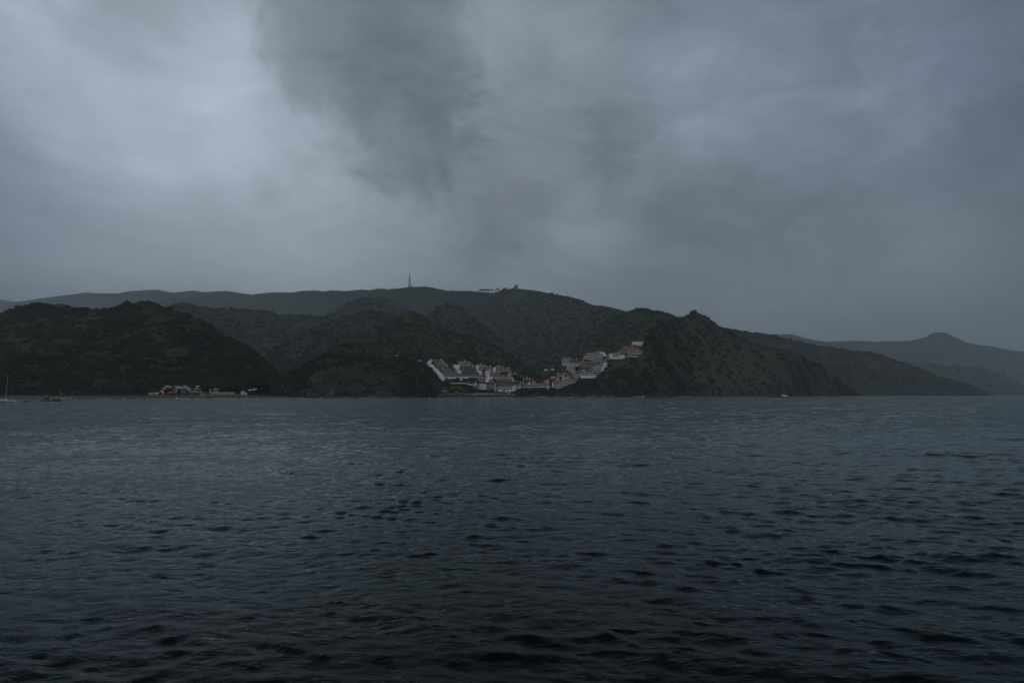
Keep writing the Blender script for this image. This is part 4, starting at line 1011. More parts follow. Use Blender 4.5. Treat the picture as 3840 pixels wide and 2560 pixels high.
cd = lambda y: cove_D(y)
for k, (x, y0, y1) in enumerate([(1766, 1423, 1460), (1773, 1418, 1461), (1779, 1420, 1461), (1785, 1417, 1461), (1793, 1428, 1462), (1826, 1430, 1463), (1834, 1427, 1464), (1850, 1428, 1466)]):
    tree('palm', x, y0, y1, cd(1462) - 6, 'tall thin palm in the row standing before the white clubhouse wall', 'palms before the clubhouse', 1.15, seed=(2, 3, 4)[k % 3])
tree('palm', 2232, 1391, 1418, cd(1418) - 5, 'lone tall palm before the white base wall of the big right cluster', None, 1.2)
tree('palm', 2327, 1325, 1343, cd(1343) - 4, 'single palm before the villa that has the tall dark window', None, 1.3)
for x, y0, y1 in ((2133, 1391, 1414), (2139, 1394, 1415), (2083, 1404, 1424)):
    tree('palm', x, y0, y1, cd(y1) - 4, 'dark palm among the small houses below the big right cluster', 'palms below the right cluster', 1.3)
tree('round', 2162, 1369, 1404, cd(1400) - 6, 'tall dark tree rising through the middle of the big right cluster', None, .75, seed=4)
tree('round', 1814, 1382, 1404, cd(1402) - 5, 'dark oval tree against the white house with two stepped red roofs', None, .8, seed=2)
tree('round', 1884, 1392, 1410, cd(1406) - 5, 'left one of two dark round trees below the upper right-hand red roof', None, 1.2, seed=4)
tree('round', 1899, 1391, 1408, cd(1406) - 5, 'right one of two dark round trees below the upper right-hand red roof', None, 1.1, seed=2)
for x, y0, y1, w in ((1929, 1404, 1432, .9), (1937, 1402, 1440, .9), (1945, 1412, 1450, .8), (1951, 1418, 1452, .8), (1940, 1424, 1462, .7)):
    tree('umbrella', x, y0, y1, cd(y1) - 6, 'dark pine in the tall clump between the beach block and the long low block', 'pines between the blocks', w)
for x, y0, y1 in ((1846, 1420, 1446), (1855, 1424, 1450), (1840, 1430, 1450), (1800, 1430, 1446)):
    tree('umbrella', x, y0, y1, cd(y1) - 6, 'dark spreading tree beside the clubhouse and the beach block', 'trees beside the clubhouse', .9)
for x, y0, y1, w in ((1674, 1417, 1434, 1.0), (1687, 1419, 1436, 1.1), (1700, 1420, 1436, 1.1), (1713, 1417, 1436, 1.0), (1741, 1415, 1433, 1.1), (1752, 1418, 1436, 1.0), (1765, 1413, 1432, 1.0), (1777, 1414, 1434, .9),
                     (1696, 1384, 1396, .8), (1704, 1378, 1392, .8)):
    tree('round', x, y0, y1, cd(y1) - 5, 'dark bushy tree in the planted strip under the two left blocks', 'trees under the left blocks', w)
for x, y0, y1, w in ((1865, 1460, 1472, 1.2), (1845, 1455, 1472, .9), (1890, 1457, 1470, .9), (1905, 1464, 1473, 1.3), (2066, 1418, 1436, 1.0), (2076, 1416, 1428, 1.1), (2102, 1410, 1424, 1.0), (2122, 1404, 1416, 1.0),
                     (1970, 1424, 1437, 1.0), (2020, 1452, 1466, 1.2), (2044, 1451, 1466, 1.3), (2066, 1450, 1466, 1.2), (2172, 1412, 1428, 1.2), (2192, 1417, 1430, 1.2), (2222, 1416, 1425, 1.2), (2238, 1409, 1418, 1.1)):
    tree('round', x, y0, y1, cd(y1) - 5, 'dark round shrub tree tucked between the white cove buildings', 'small trees between the cove buildings', w)
hd = thing('hedge', 'long black clipped hedge on the bank below the low white terrace wall', 'hedge', P(1720, 1452, cd(1452) - 3))
hv, hf = [], []
for k in range(900):
    x = rng.uniform(1684, 1766); top = 1440 + max(0, (x - 1748) * .3); y = rng.uniform(top, 1450 + max(0, (x - 1740) * .22))
    a = P(x, y, cd(1452) - 3 + rng.uniform(0, 3)); i = len(hv); l = hd.location
    for _ in range(4): hv.append((a[0] - l[0] + rng.uniform(-.9, .9), a[1] - l[1] + rng.uniform(-.9, .9), a[2] - l[2] + rng.uniform(-.8, .8)))
    hf.append((i, i + 1, i + 2, i + 3))
link('foliage', raw_mesh('foliage', hv, hf, m_hedge), hd)
pbox('hedge_core', hd, m_hedge, 1684, 1750, 1441.5, 1451, cd(1452) - 2, 2.4)

# ------------------------------------------------------------------ cove shore: promenade, posts, gazebo, ramp
shoreD = COVE_F + 1


def strip(name, mat, tops, D0, D1, kind='structure', skirt=3.0):
    """a level-ish ledge: tops = [(px, py)] along its front edge"""
    v, f = [], []
    for (x, y) in tops:
        a = P(x, y, D0); v += [(a[0], D0, a[2] - skirt), (a[0], D0 + .4, a[2]), (P(x, y, D1)[0], D1, a[2] + .3)]
    for i in range(len(tops) - 1):
        for q in range(2): f.append((i * 3 + q, i * 3 + 3 + q, i * 3 + 4 + q, i * 3 + 1 + q))
    o = link(name, raw_mesh(name, v, f, mat)); o['kind'] = kind
    return o


strip('cove_promenade', m_conc, [(1558, 1476), (1600, 1475.5), (1700, 1474.5), (1760, 1475.5), (1850, 1476.5), (1930, 1477)], 1310, 1352, skirt=1.6)
strip('cove_beach', m_sand2, [(1740, 1481.5), (1800, 1479), (1870, 1479), (1935, 1480)], 1306, 1330, skirt=5)
gz = thing('gazebo', 'small open pavilion with an orange tile roof on the rocky promenade', 'gazebo', P(1665, 1474, 1318))
proof('roof', gz, m_tile, 1652, 1680, 1463, 1468, 1316, 8, 9); chimney(gz, 1671, 1459.5, 1464.5, 1320, 4, m_pink)
for x in (1650, 1657, 1663, 1672, 1679): pbox('post', gz, m_cream, x - .8, x + .8, 1468, 1474, 1317, .6)
pbox('back_wall', gz, m_shade, 1652, 1679, 1468.4, 1474, 1322, .4)
ppoly('side_wall', gz, m_cream, [(1647.5, 1474), (1649, 1470), (1652, 1468.5), (1654, 1474)], 1317.6, 1)
gt = thing('gateway_arch', 'thin white square archway above the landing on the promenade', 'arch', P(1712, 1475, 1312))
pbox('post', gt, m_white, 1706.5, 1707.7, 1468.5, 1481, 1312, .5); pbox('post', gt, m_white, 1713.2, 1714.2, 1468.5, 1474, 1312, .5); pbox('beam', gt, m_white, 1706.5, 1714.2, 1467.6, 1468.5, 1312, .5)
sh_ = thing('shelter', 'low pale shelter at the left end of the row of short white posts', 'shelter', P(1631, 1474, 1312))
ppoly('roof', sh_, m_cream, [(1625, 1470.5), (1629, 1466), (1631, 1466.2), (1632, 1468.6), (1639, 1469.6), (1638, 1470.6)], 1312, 3); pbox('wall', sh_, m_conc, 1627, 1638, 1470.5, 1474, 1312.5, 2)
for x in (1608.5, 1615, 1621.5, 1638.5, 1643, 1720.5, 1727.5, 1735, 1742):
    o = thing('path_light', 'short white bollard lamp in the spaced row on the rocky promenade', 'bollard', P(x, 1474.8, 1311), 'bollard lamps on the rocky promenade')
    pbox('post', o, m_buoy, x - .5, x + .5, 1471.6, 1474.8, 1311, .4); pbox('cap', o, m_buoy, x - .8, x + .8, 1470.9, 1471.6, 1310.9, .6)
fn = thing('beach_fence', 'white rail fence along the top of the cove beach', 'fence', P(1810, 1476, 1309))
pbox('rail', fn, m_white, 1768, 1857, 1475.3, 1476.2, 1309, .4)
for k in range(14): pbox('fence_post', fn, m_white, 1768 + 6.6 * k, 1769.2 + 6.6 * k, 1474, 1478, 1308.8, .5)
for k, x in enumerate((1786, 1792, 1798, 1804, 1811, 1818, 1825, 1832, 1840, 1847, 1854, 1861, 1869, 1877, 1884, 1891)):
    o = thing('beach_umbrella', 'small closed pale umbrella in the row behind the cove beach', 'umbrella', P(x, 1476, 1311.5), 'pale umbrellas behind the cove beach')
    ppoly('canopy', o, m_canvas, [(x - 1.5, 1473.6), (x - .2, 1471.8), (x + .2, 1471.8), (x + 1.5, 1473.6)], 1311.5, 1.3); pbox('pole', o, m_cream, x - .25, x + .25, 1473.6, 1476, 1312, .2)
rp = thing('boat_ramp', 'grey concrete boat ramp slanting down to the water beside the cove beach', 'ramp', P(1762, 1482, 1306))
ppoly('ramp_slab', rp, m_conc, [(1747, 1484), (1747, 1476), (1757, 1475.5), (1766, 1482), (1764, 1485)], 1307, 4); ppoly('ramp_slab', rp, m_conc, [(1766, 1484), (1762, 1476.5), (1775, 1476), (1783, 1485), (1766, 1485)], 1305, 5)
tn = thing('beach_tent', 'flat white tent at the right end of the cove beach', 'tent', P(1908, 1477, 1308))
ppoly('canopy', tn, m_canvas, [(1901, 1474.5), (1904, 1472.5), (1914, 1472.3), (1917, 1474.5)], 1308, 4); pbox('side_panel', tn, m_canvas, 1902, 1916, 1474.5, 1477.5, 1308.4, 3)

# upper drive at the left of the cove: parked vehicles, low wall and flagpole


def car(px, py, D, L, Hh, mat, label, name='parked_car'):
    a = P(px, py, D); l, h, w = L, Hh, 1.9
    t = thing(name, label, 'van' if 'van' in name else 'car', a, None)
    prof = [(-l / 2, .35), (-l / 2, .95 * h * .62), (-l * .42, h * .66), (-l * .30, h), (l * .25, h), (l * .36, h * .64), (l / 2, h * .56), (l / 2, .35)]
    v = [(x, -w / 2, z) for x, z in prof] + [(x, w / 2, z) for x, z in prof]; n = len(prof)
    f = [tuple(range(n)), tuple(range(2 * n - 1, n - 1, -1))] + [(i, i + n, (i + 1) % n + n, (i + 1) % n) for i in range(n)]
    link('body', raw_mesh('body', v, f, mat), t)
    link('side_window', raw_mesh('side_window', [(-l * .28, -w / 2 - .02, h * .68), (-l * .25, -w / 2 - .02, h * .93), (l * .2, -w / 2 - .02, h * .93), (l * .3, -w / 2 - .02, h * .68)], [(0, 1, 2, 3)], m_glass), t)
    for x in (-l * .32, l * .32):
        wv, wf = [], []; tube(wv, wf, (x, -w / 2 - .03, .35), (x, w / 2 + .03, .35), .35, .35, 12); link('wheel', raw_mesh('wheel', wv, wf, m_cloth), t)
    return t


car(1572.5, 1354, 1290, 4.6, 2.2, m_buoy, 'white van parked on the upper drive left of the leftmost block', 'parked_van')
car(1585, 1357.5, 1295, 4.2, 1.6, m_grey, 'grey car parked just right of the white van on the upper drive')
car(1563, 1352.5, 1288, 4.2, 1.6, m_hullg, 'dark grey car parked just left of the white van on the upper drive')
DW = 1262
lw = thing('road_wall', 'thin pale wall along the road on the saddle behind the rocky headland', 'wall', P(1440, 1332, DW))
ppoly('wall', lw, m_conc, [(1396, 1330.4), (1396, 1329.2), (1440, 1330.6), (1490, 1332.6), (1497, 1334.6), (1480, 1334)], DW, 1.0)
for x in (1481, 1486, 1491): pbox('wall_post', lw, m_buoy, x - .9, x + .9, 1331.2, 1334, DW - .5, .6)
fp = thing('flagpole', 'white pole with a small flag standing at the end of the road wall', 'flagpole', P(1493, 1334, DW + 2))
pbox('pole', fp, m_buoy, 1492.7, 1493.4, 1319, 1334, DW + 2, .25); ppoly('flag', fp, m_canvas, [(1493.4, 1319.6), (1495.6, 1320.2), (1495.4, 1322), (1493.4, 1321.6)], DW + 2, .08)

# ------------------------------------------------------------------ ridge: lattice tower, masts, trees
Dm = lambda px: float(poly(MAIN_D, px))


def ridge_y(px): return float(poly(MAIN, px))


DT = 4870.0; base = P(1536, 1077, DT); sT = DT / F
tw_ = thing('radio_tower', 'tall tapering lattice radio mast standing on the main ridge', 'radio mast', base)
Ht = 50 * sT; Wb, Wt = 4.0 * sT, .9 * sT
for sx, sy in ((-1, -1), (1, -1), (1, 1), (-1, 1)):
    v, f = [], []; tube(v, f, (sx * Wb, sy * Wb, 0), (sx * Wt, sy * Wt, Ht), .8, .55, 5); link('leg', raw_mesh('leg', v, f, m_metal), tw_)
v, f = [], []
for k in range(14):
    z0, z1 = Ht * k / 14, Ht * (k + 1) / 14; w0, w1 = Wb + (Wt - Wb) * k / 14, Wb + (Wt - Wb) * (k + 1) / 14
    cs = ((-1, -1), (1, -1), (1, 1), (-1, 1))
    for q in range(4):
        a, b = cs[q], cs[(q + 1) % 4]
        tube(v, f, (a[0] * w0, a[1] * w0, z0), (b[0] * w1, b[1] * w1, z1), .3, .3, 4); tube(v, f, (b[0] * w0, b[1] * w0, z0), (a[0] * w1, a[1] * w1, z1), .3, .3, 4)
        tube(v, f, (a[0] * w1, a[1] * w1, z1), (b[0] * w1, b[1] * w1, z1), .3, .3, 4)
br = link('bracing', raw_mesh('bracing', v, f, m_metal), tw_); br['kind'] = 'stuff'
for (fx, fz, r) in ((-1, .97, 2.0), (-1, .76, 1.8), (1, .46, 2.4), (1, .33, 2.6), (1, .20, 2.2), (-1, .60, 1.4)):
    v, f = [], []; wz = Wb + (Wt - Wb) * fz; x = fx * (wz + 1.5)
    tube(v, f, (x, -wz - .8, Ht * fz), (x, -wz + 1.2, Ht * fz), r, r * .7, 14); link('antenna_dish', raw_mesh('antenna_dish', v, f, m_metal), tw_)
v, f = [], []; tube(v, f, (0, 0, Ht), (0, 0, Ht + 4), .5, .2, 6); link('tip', raw_mesh('tip', v, f, m_metal), tw_)
hb = thing('equipment_hut', 'low dark hut at the foot of the radio mast', 'hut', P(1544, 1077, DT - 20)); pbox('wall', hb, m_metal, 1538, 1549, 1074, 1078, DT - 20, 10); pbox('roof', hb, m_hullg, 1537.5, 1549.5, 1073.4, 1074, DT - 21, 12)
for px, y0, lab in ((1467, 1074, 'thin short mast on the ridge left of the radio mast'), (1596.5, 1064, 'thin short mast on the ridge right of the radio mast')):
    Dq = Dm(px) - 30; yb = ridge_y(px) + 1; t = thing('antenna_mast', lab, 'mast', P(px, yb, Dq)); v, f = [], []; hq = (yb - y0) * Dq / F
    tube(v, f, (0, 0, 0), (0, 0, hq), .55, .4, 6); link('pole', raw_mesh('pole', v, f, m_metal), t); v, f = [], []; tube(v, f, (-2.2, 0, hq * .75), (2.2, 0, hq * .75), .3, .3, 5); link('crossarm', raw_mesh('crossarm', v, f, m_metal), t)
for px, y0, w in ((1800, 1087, 2.0), (1808, 1083.5, 1.7), (1816, 1084.5, 1.6), (1824, 1086, 1.6), (1832, 1084, 1.7), (1846, 1084, .9)):
    tree('umbrella', px, y0, ridge_y(px) + 1.2, Dm(px) - 12, 'open crowned tree in the clump on the dip of the main ridge', 'trees on the dip of the ridge', w)
for px, y0, w in ((1860, 1085, .8), (1866, 1080, .9), (1869, 1081, .8)):
    tree('umbrella', px, y0, ridge_y(px) + 1, Dm(px) - 12, 'small windblown tree in the group just left of the lookout tree', 'windblown trees left of the lookout tree', w)
tree('bush', 1897, 1078, ridge_y(1897) + 1.5, Dm(1897) - 10, 'low wide shrub on the ridge left of the lookout tree', None, 2.2)
tree('bush', 1933, 1064, 1085, Dm(1933) - 15, 'big dense dark tree standing alone on the highest part of the right ridge', None, .85, name='lookout_tree', seed=4)['category'] = 'tree'

# ------------------------------------------------------------------ scrub


def scrub_material():
    m = bpy.data.materials.new('scrub_leaves'); m.use_nodes = True
    t = m.node_tree; nb = NB(t); b = t.nodes['Principled BSDF']
    a = t.nodes.new('ShaderNodeAttribute'); a.attribute_type = 'INSTANCER'; a.attribute_name = 'tint'
    g = t.nodes.new('ShaderNodeNewGeometry')
    n = nb.noise(g.outputs['Position'], 0.9, 3, 0.7)
    c = nb.mix(a.outputs['Fac'], rgb(0.016, 0.018, 0.009), rgb(0.043, 0.041, 0.016))
    c = nb.mix(nb.ramp(n, 0.3, 0.7), nb.mix(1.0, c, rgb(0.55, 0.55, 0.55), 'MULTIPLY'), c)
    t.links.new(c, b.inputs['Base Color'])
    b.inputs['Roughness'].default_value = 1.0; b.inputs['Specular IOR Level'].default_value = 0.05
    return m


def clump_group(mat):
    ng = bpy.data.node_groups.new('scrub_clumps', 'GeometryNodeTree')
    ng.interface.new_socket('Geometry', in_out='INPUT', socket_type='NodeSocketGeometry')
    ng.interface.new_socket('Geometry', in_out='OUTPUT', socket_type='NodeSocketGeometry')
    N = ng.nodes; Lk = ng.links
    gi = N.new('NodeGroupInput'); go = N.new('NodeGroupOutput')
    ico = N.new('GeometryNodeMeshIcoSphere'); ico.inputs['Radius'].default_value = 1.0; ico.inputs['Subdivisions'].default_value = 3
    nz = N.new('ShaderNodeTexNoise'); nz.inputs['Scale'].default_value = 2.3; nz.inputs['Detail'].default_value = 5.0; nz.inputs['Roughness'].default_value = 0.65
    sb = N.new('ShaderNodeVectorMath'); sb.operation = 'SUBTRACT'; sb.inputs[1].default_value = (0.5, 0.5, 0.5)
    sc = N.new('ShaderNodeVectorMath'); sc.operation = 'SCALE'; sc.inputs['Scale'].default_value = 1.7
    sp = N.new('GeometryNodeSetPosition')
    Lk.new(nz.outputs['Color'], sb.inputs[0]); Lk.new(sb.outputs[0], sc.inputs[0]); Lk.new(sc.outputs[0], sp.inputs['Offset'])
    Lk.new(ico.outputs['Mesh'], sp.inputs['Geometry'])
    sm = N.new('GeometryNodeSetMaterial'); sm.inputs['Material'].default_value = mat
    Lk.new(sp.outputs['Geometry'], sm.inputs['Geometry'])
    ip = N.new('GeometryNodeInstanceOnPoints'); Lk.new(gi.outputs[0], ip.inputs['Points']); Lk.new(sm.outputs[0], ip.inputs['Instance'])
    na = N.new('GeometryNodeInputNamedAttribute'); na.data_type = 'FLOAT_VECTOR'; na.inputs['Name'].default_value = 'size'
    Lk.new(na.outputs[0], ip.inputs['Scale'])
    nr = N.new('GeometryNodeInputNamedAttribute'); nr.data_type = 'FLOAT_VECTOR'; nr.inputs['Name'].default_value = 'turn'
    Lk.new(nr.outputs[0], ip.inputs['Rotation'])
    Lk.new(ip.outputs[0], go.inputs[0])
    return ng




def build_scrub():
    g = np.random.default_rng(23)
    pts, size, turn, tint = [], [], [], []

    def take(key, n, r0, r1, rockkeep=0.25, dens=0.35):
        h = HILLS[key]; nr, nc = h['X'].shape
        lo = max(0, int(h['nbk'] * 0.85))
        fr = g.uniform(lo, nr - 3, n); fc = g.uniform(0, nc - 1.001, n)
        i = fr.astype(int); j = fc.astype(int); u = fr - i; v = fc - j

        def s(A): return (A[i, j] * (1 - v) + A[i, j + 1] * v) * (1 - u) + (A[i + 1, j] * (1 - v) + A[i + 1, j + 1] * v) * u
        x, y, z, rk, gs, px, py, tp = [s(h[q]) for q in ('X', 'Y', 'Z', 'rk', 'gs', 'PX', 'PY', 'top')]
        L = r1 * 9
        cl = fbm(x / L, y / L, 3, 301)
        p = np.clip(dens + 0.45 + 2.3 * cl - 0.6 * (tp - .3), 0.10, 1) * (1 - (1 - rockkeep) * np.clip(rk * 1.5, 0, 1)) * (1 - 0.93 * np.clip(gs * 2.5, 0, 1))
        ok = (g.uniform(0, 1, n) < p) & (z > 1.0)
        if key in ('cove',):
            for (a0, a1, b0, b1) in KEEP_OUT: ok &= ~((px > a0) & (px < a1) & (py > b0) & (py < b1))
        m = int(ok.sum())
        rr = r0 + (r1 - r0) * g.uniform(0, 1, m) ** 2.2
        pts.append(np.stack([x[ok], y[ok], z[ok] + rr * 0.12], -1))
        size.append(np.stack([rr, rr * g.uniform(0.8, 1.1, m), rr * g.uniform(0.55, 0.95, m)], -1))
        turn.append(np.stack([g.uniform(-.4, .4, m), g.uniform(-.4, .4, m), g.uniform(0, 6.28, m)], -1))
        big = fbm(x[ok] / 90, y[ok] / 90, 3, 311)
        tint.append(np.clip(0.26 + 1.3 * big + 0.55 * tp[ok] + g.normal(0, 0.17, m), 0, 1.3))

    take('left', 22000, 1.2, 4.8); take('headland', 8000, 1.0, 3.4, 0.12); take('pyramid', 12000, 1.4, 4.4); take('mid', 11000, 1.8, 5.4)
    take('backleft', 7000, 2.6, 7.5); take('knoll', 200, 3.5, 7); take('ridge2', 1500, 4, 9); take('ridge3', 2600, 3.5, 8); take('main', 30000, 2.5, 7.5)
    take('right', 18000, 1.0, 5.2, 0.3, 0.0); take('shoulder', 2600, 2.6, 6.5); take('right2', 9000, 2.6, 8, 0.3); take('cove', 4000, .9, 2.6, dens=0.2)
    take('farleft2', 700, 7, 15); take('right3', 400, 7, 14); take('right4', 900, 9, 18)
    pts, size, turn, tint = [np.concatenate(v) for v in (pts, size, turn, tint)]
    me = bpy.data.meshes.new('scrub')
    me.vertices.add(len(pts)); me.vertices.foreach_set('co', pts.astype(np.float32).ravel())
    for k, v, ty in (('size', size, 'FLOAT_VECTOR'), ('turn', turn, 'FLOAT_VECTOR')):
        a = me.attributes.new(k, ty, 'POINT'); a.data.foreach_set('vector', v.astype(np.float32).ravel())
    a = me.attributes.new('tint', 'FLOAT', 'POINT'); a.data.foreach_set('value', tint.astype(np.float32))
    o = bpy.data.objects.new('scrub', me); COL.objects.link(o)
    mat = scrub_material(); me.materials.append(mat)
    md = o.modifiers.new('clumps', 'NODES'); md.node_group = clump_group(mat)
    o['kind'] = 'stuff'; o['label'] = 'dark olive chaparral scrub covering the island hills'


build_scrub()

# ------------------------------------------------------------------ left shore: beach, club, tents
def build_beach():
    px = np.arange(-420, 1090, 4.0); rows = [(866, -.5), (872, .15), (880, 1.1), (890, 2.2), (896, 2.7), (905, 2.85), (940, 2.95), (1010, 3.1)]
    d = np.array([r[0] for r in rows]); z = np.array([r[1] for r in rows])
    PX, D = np.meshgrid(px, d); Z = np.broadcast_to(z[:, None], D.shape).copy()
    sh = np.clip((PX - 930) / 150, 0, 1) * 150
    D = D + sh
    X = (PX - 1920) / F * D
    Z += .18 * fbm(X / 6, D / 3, 3, 401)
    D = D + 2.5 * fbm(X / 40, D * 0 + 3, 2, 402)
    o = grid_mesh('beach', X, D, Z, m_sand); o['kind'] = 'structure'


build_beach()
DB = 906.0
ZB = P(0, 0, 1)[0] * 0 + 2.85
gy = HZ - (ZB - CH) / DB * F          # photo row of the ground at the club


def bthing(name, label, cat, px, D=DB, group=None):
    return thing(name, label, cat, (P(px, 0, D)[0], D, ZB), group)


strip('promenade', m_conc, [(560, 1482.3), (650, 1482.4), (800, 1482.4), (940, 1482.5)], 898, 930, skirt=.7)
club = bthing('beach_club', 'long white beach club building with grey roofs and lit terraces behind dark trees', 'building', 650)
D2 = DB + 12
pbox('wall', club, m_cream, 608, 648, 1456, 1482.5, D2, 10); proof('roof', club, m_grey, 606, 640, 1449, 1456, D2, 11, 8); proof('roof', club, m_grey, 616, 632, 1444.5, 1450, D2 + 2, 6, 5)
pbox('wall', club, m_cream, 634, 672, 1452, 1482.5, D2 + 5, 9); proof('roof', club, m_grey, 633, 673, 1447.5, 1452, D2 + 5, 9, 3)
pbox('wall', club, m_cream, 662, 707, 1456, 1482.5, D2 - 1, 9); proof('roof', club, m_grey, 658, 707, 1451.5, 1456.5, D2 - 1.5, 10, 9); proof('roof', club, m_grey, 683, 697, 1445, 1451.5, D2 + 1, 5, 6)
proof('roof', club, m_grey, 664, 680, 1451, 1456, D2 - 4, 6, 6)
chimney(club, 706.5, 1450.5, 1463, D2 - 2, 3.4, m_cream)
for x0, x1, y0, y1 in ((667, 680, 1457.5, 1464), (684, 701, 1457.5, 1464), (612, 616, 1460, 1466), (622, 630, 1461, 1466), (638, 647, 1455, 1462), (650, 656, 1463, 1468)):
    pbox('window', club, m_glass, x0, x1, y0, y1, D2 - 1.2, .15)
pbox('balcony', club, m_cream, 668, 706, 1464.5, 1466, D2 - 5, 4); pbox('balcony', club, m_beige, 668, 700, 1470.5, 1472.5, D2 - 6, 5)
pbox('awning', club, m_beige, 602, 622, 1467, 1468.2, D2 - 7, 6); pbox('awning', club, m_tile2, 622, 662, 1468.5, 1470, D2 - 7, 6); pbox('painted_terrace_shade', club, m_shade, 604, 708, 1473, 1482, D2 - 2.0, .4)  # dark sheet stands in for the shade under the awnings
pbox('awning', club, m_cream, 708, 728, 1466, 1468, D2 - 4, 5); pbox('painted_terrace_shade', club, m_shade, 708, 728, 1472, 1481.5, D2 - 2, .4); pbox('awning', club, m_tile3, 708, 728, 1468.6, 1471.5, D2 - 6, 4)
for k in range(13): pbox('pillar', club, m_conc, 606 + 9.5 * k, 607.1 + 9.5 * k, 1470, 1482, D2 - 6.5, .3)
for x, y in ((612, 1472.5), (628.5, 1472.5), (653.3, 1458.2), (705.6, 1458.8), (725.5, 1472)):
    t = thing('lamp', 'small warm lamp glowing on the front of the beach club', 'lamp', P(x, y, D2 - 7), 'warm lamps on the beach club'); v, f = [], []
    tube(v, f, (0, 0, -.22), (0, 0, .22), .2, .2, 8); link('bulb', raw_mesh('bulb', v, f, m_lamp), t); v, f = [], []; tube(v, f, (0, .1, .22), (0, .6, .5), .05, .05, 4); link('bracket', raw_mesh('bracket', v, f, m_metal), t)
st = thing('string_lights', 'orange string lights sagging along the terrace edge of the beach club', 'string lights', P(625, 1467, D2 - 8))
v, f = [], []; pts = [(597.5, 1462), (600, 1464.8), (603, 1466.3), (607, 1467), (612, 1466), (618, 1466.6), (624, 1467.4), (631, 1468.6), (638, 1469.2), (645, 1469), (652, 1469.8), (659, 1469.4)]
W = [P(x, y, D2 - 8) for x, y in pts]; l = st.location; W = [(a[0] - l[0], a[1] - l[1], a[2] - l[2]) for a in W]
for a, b in zip(W, W[1:]): tube(v, f, a, b, .05, .05, 4)
link('cable', raw_mesh('cable', v, f, m_cloth), st)
v, f = [], []
for a, b in zip(W, W[1:]):
    n = 5 if a[0] < W[5][0] else 3
    for k in range(n):
        c = [a[i] + (b[i] - a[i]) * (k + .5) / n for i in range(3)]; tube(v, f, (c[0] - .10, c[1], c[2] - .16), (c[0] + .10, c[1], c[2] - .16), .13, .13, 6)
o = link('bulbs', raw_mesh('bulbs', v, f, m_string), st); o['kind'] = 'stuff'
tp = bthing('lookout_pavilion', 'square cream tower pavilion with a grey pyramid roof right of the beach club', 'pavilion', 733)
pbox('wall', tp, m_cream, 728, 741.5, 1457, 1481.5, DB + 9, 4.2); pbox('window', tp, m_glass, 729.6, 739.6, 1459, 1464.6, DB + 8.9, .1); proof('roof', tp, m_grey, 724.5, 744, 1454.5, 1457.5, DB + 8, 6, 9.2)
chimney(tp, 733, 1451, 1456, DB + 11, 2.2, m_cream); pbox('terrace_roof', tp, m_cream, 730, 744, 1470, 1471, DB + 6, 3); pbox('painted_terrace_shade', tp, m_shade, 731, 743, 1471, 1481, DB + 8.2, .3)  # dark sheet painted as shade below the terrace roof


def dome(px, y0, y1, w, D, mat, wallmat, label, name='dome_tent', group=None, cat='tent', wall=.45):
    """round tent: cylindrical wall panel ring and a curved top"""
    s = D / F; h = (y1 - y0) * s; r = w * s / 2
    z = P(px, y1, D)[2]
    t = thing(name, label, cat, (P(px, 0, D)[0], D, z), group)
    n = 16; v, f = [], []
    for q, (rr, zz) in enumerate(((1, 0), (1, wall), )):
        v += [(rr * r * math.cos(2 * math.pi * k / n), rr * r * math.sin(2 * math.pi * k / n), zz * h) for k in range(n)]
    f = [(k, (k + 1) % n, n + (k + 1) % n, n + k) for k in range(n)]
    link('wall_cloth', raw_mesh('wall_cloth', v, f, wallmat), t)
    v, f = [], []
    prof = ((1.12, wall - .03), (1.05, wall + .04), (.72, wall + (1 - wall) * .55), (.38, wall + (1 - wall) * .85), (.06, 1.0))
    for rr, zz in prof: v += [(rr * r * math.cos(2 * math.pi * k / n), rr * r * math.sin(2 * math.pi * k / n), zz * h) for k in range(n)]
    for q in range(len(prof) - 1): f += [(q * n + k, q * n + (k + 1) % n, q * n + n + (k + 1) % n, q * n + n + k) for k in range(n)]
    f.append(tuple(range((len(prof) - 1) * n, len(prof) * n)))
    link('roof_cloth', raw_mesh('roof_cloth', v, f, mat, False), t)
    return t


dome(751, 1456.5, 1480, 12.5, DB + 14, m_grey, m_beige, 'round kiosk with a grey domed roof right of the square pavilion', 'domed_kiosk', cat='kiosk', wall=.78)
dome(768, 1459, 1479, 8, DB + 22, m_canvas, m_beige, 'small white topped kiosk half hidden by a dark tree', 'kiosk', cat='kiosk', wall=.8)
dome(788, 1458.5, 1479, 9, DB + 22, m_canvas, m_beige, 'white topped tent behind the big bare-trunked tree', 'tent', wall=.8)
pw = bthing('patio_wall', 'low beige patio wall with open posts joining the pavilion to the cabanas', 'wall', 770)
pbox('wall', pw, m_beige, 746, 799, 1476.5, 1481.5, DB + 6, .6); pbox('beam', pw, m_beige, 752, 796, 1468, 1469.4, DB + 9, 2.5); pbox('back_wall', pw, m_shade, 753, 795, 1469.4, 1477, DB + 12, .5)
for k in range(7): pbox('post', pw, m_cream, 753 + 6.9 * k, 754.2 + 6.9 * k, 1469.4, 1477, DB + 9, .4)
gh = thing('gable_house', 'white gabled house front half hidden behind the row of cabanas', 'house', (P(808, 0, DB + 34)[0], DB + 34, ZB))
ppoly('wall', gh, m_grey, [(802, 1480), (802, 1461), (809, 1456.6), (812.5, 1457.5), (812.5, 1480)], DB + 34, 6); proof('roof', gh, m_canvas, 801, 818, 1456, 1459.5, DB + 36, 6, 1)
G1 = 'beige cabanas with white tops lined up on the beach'
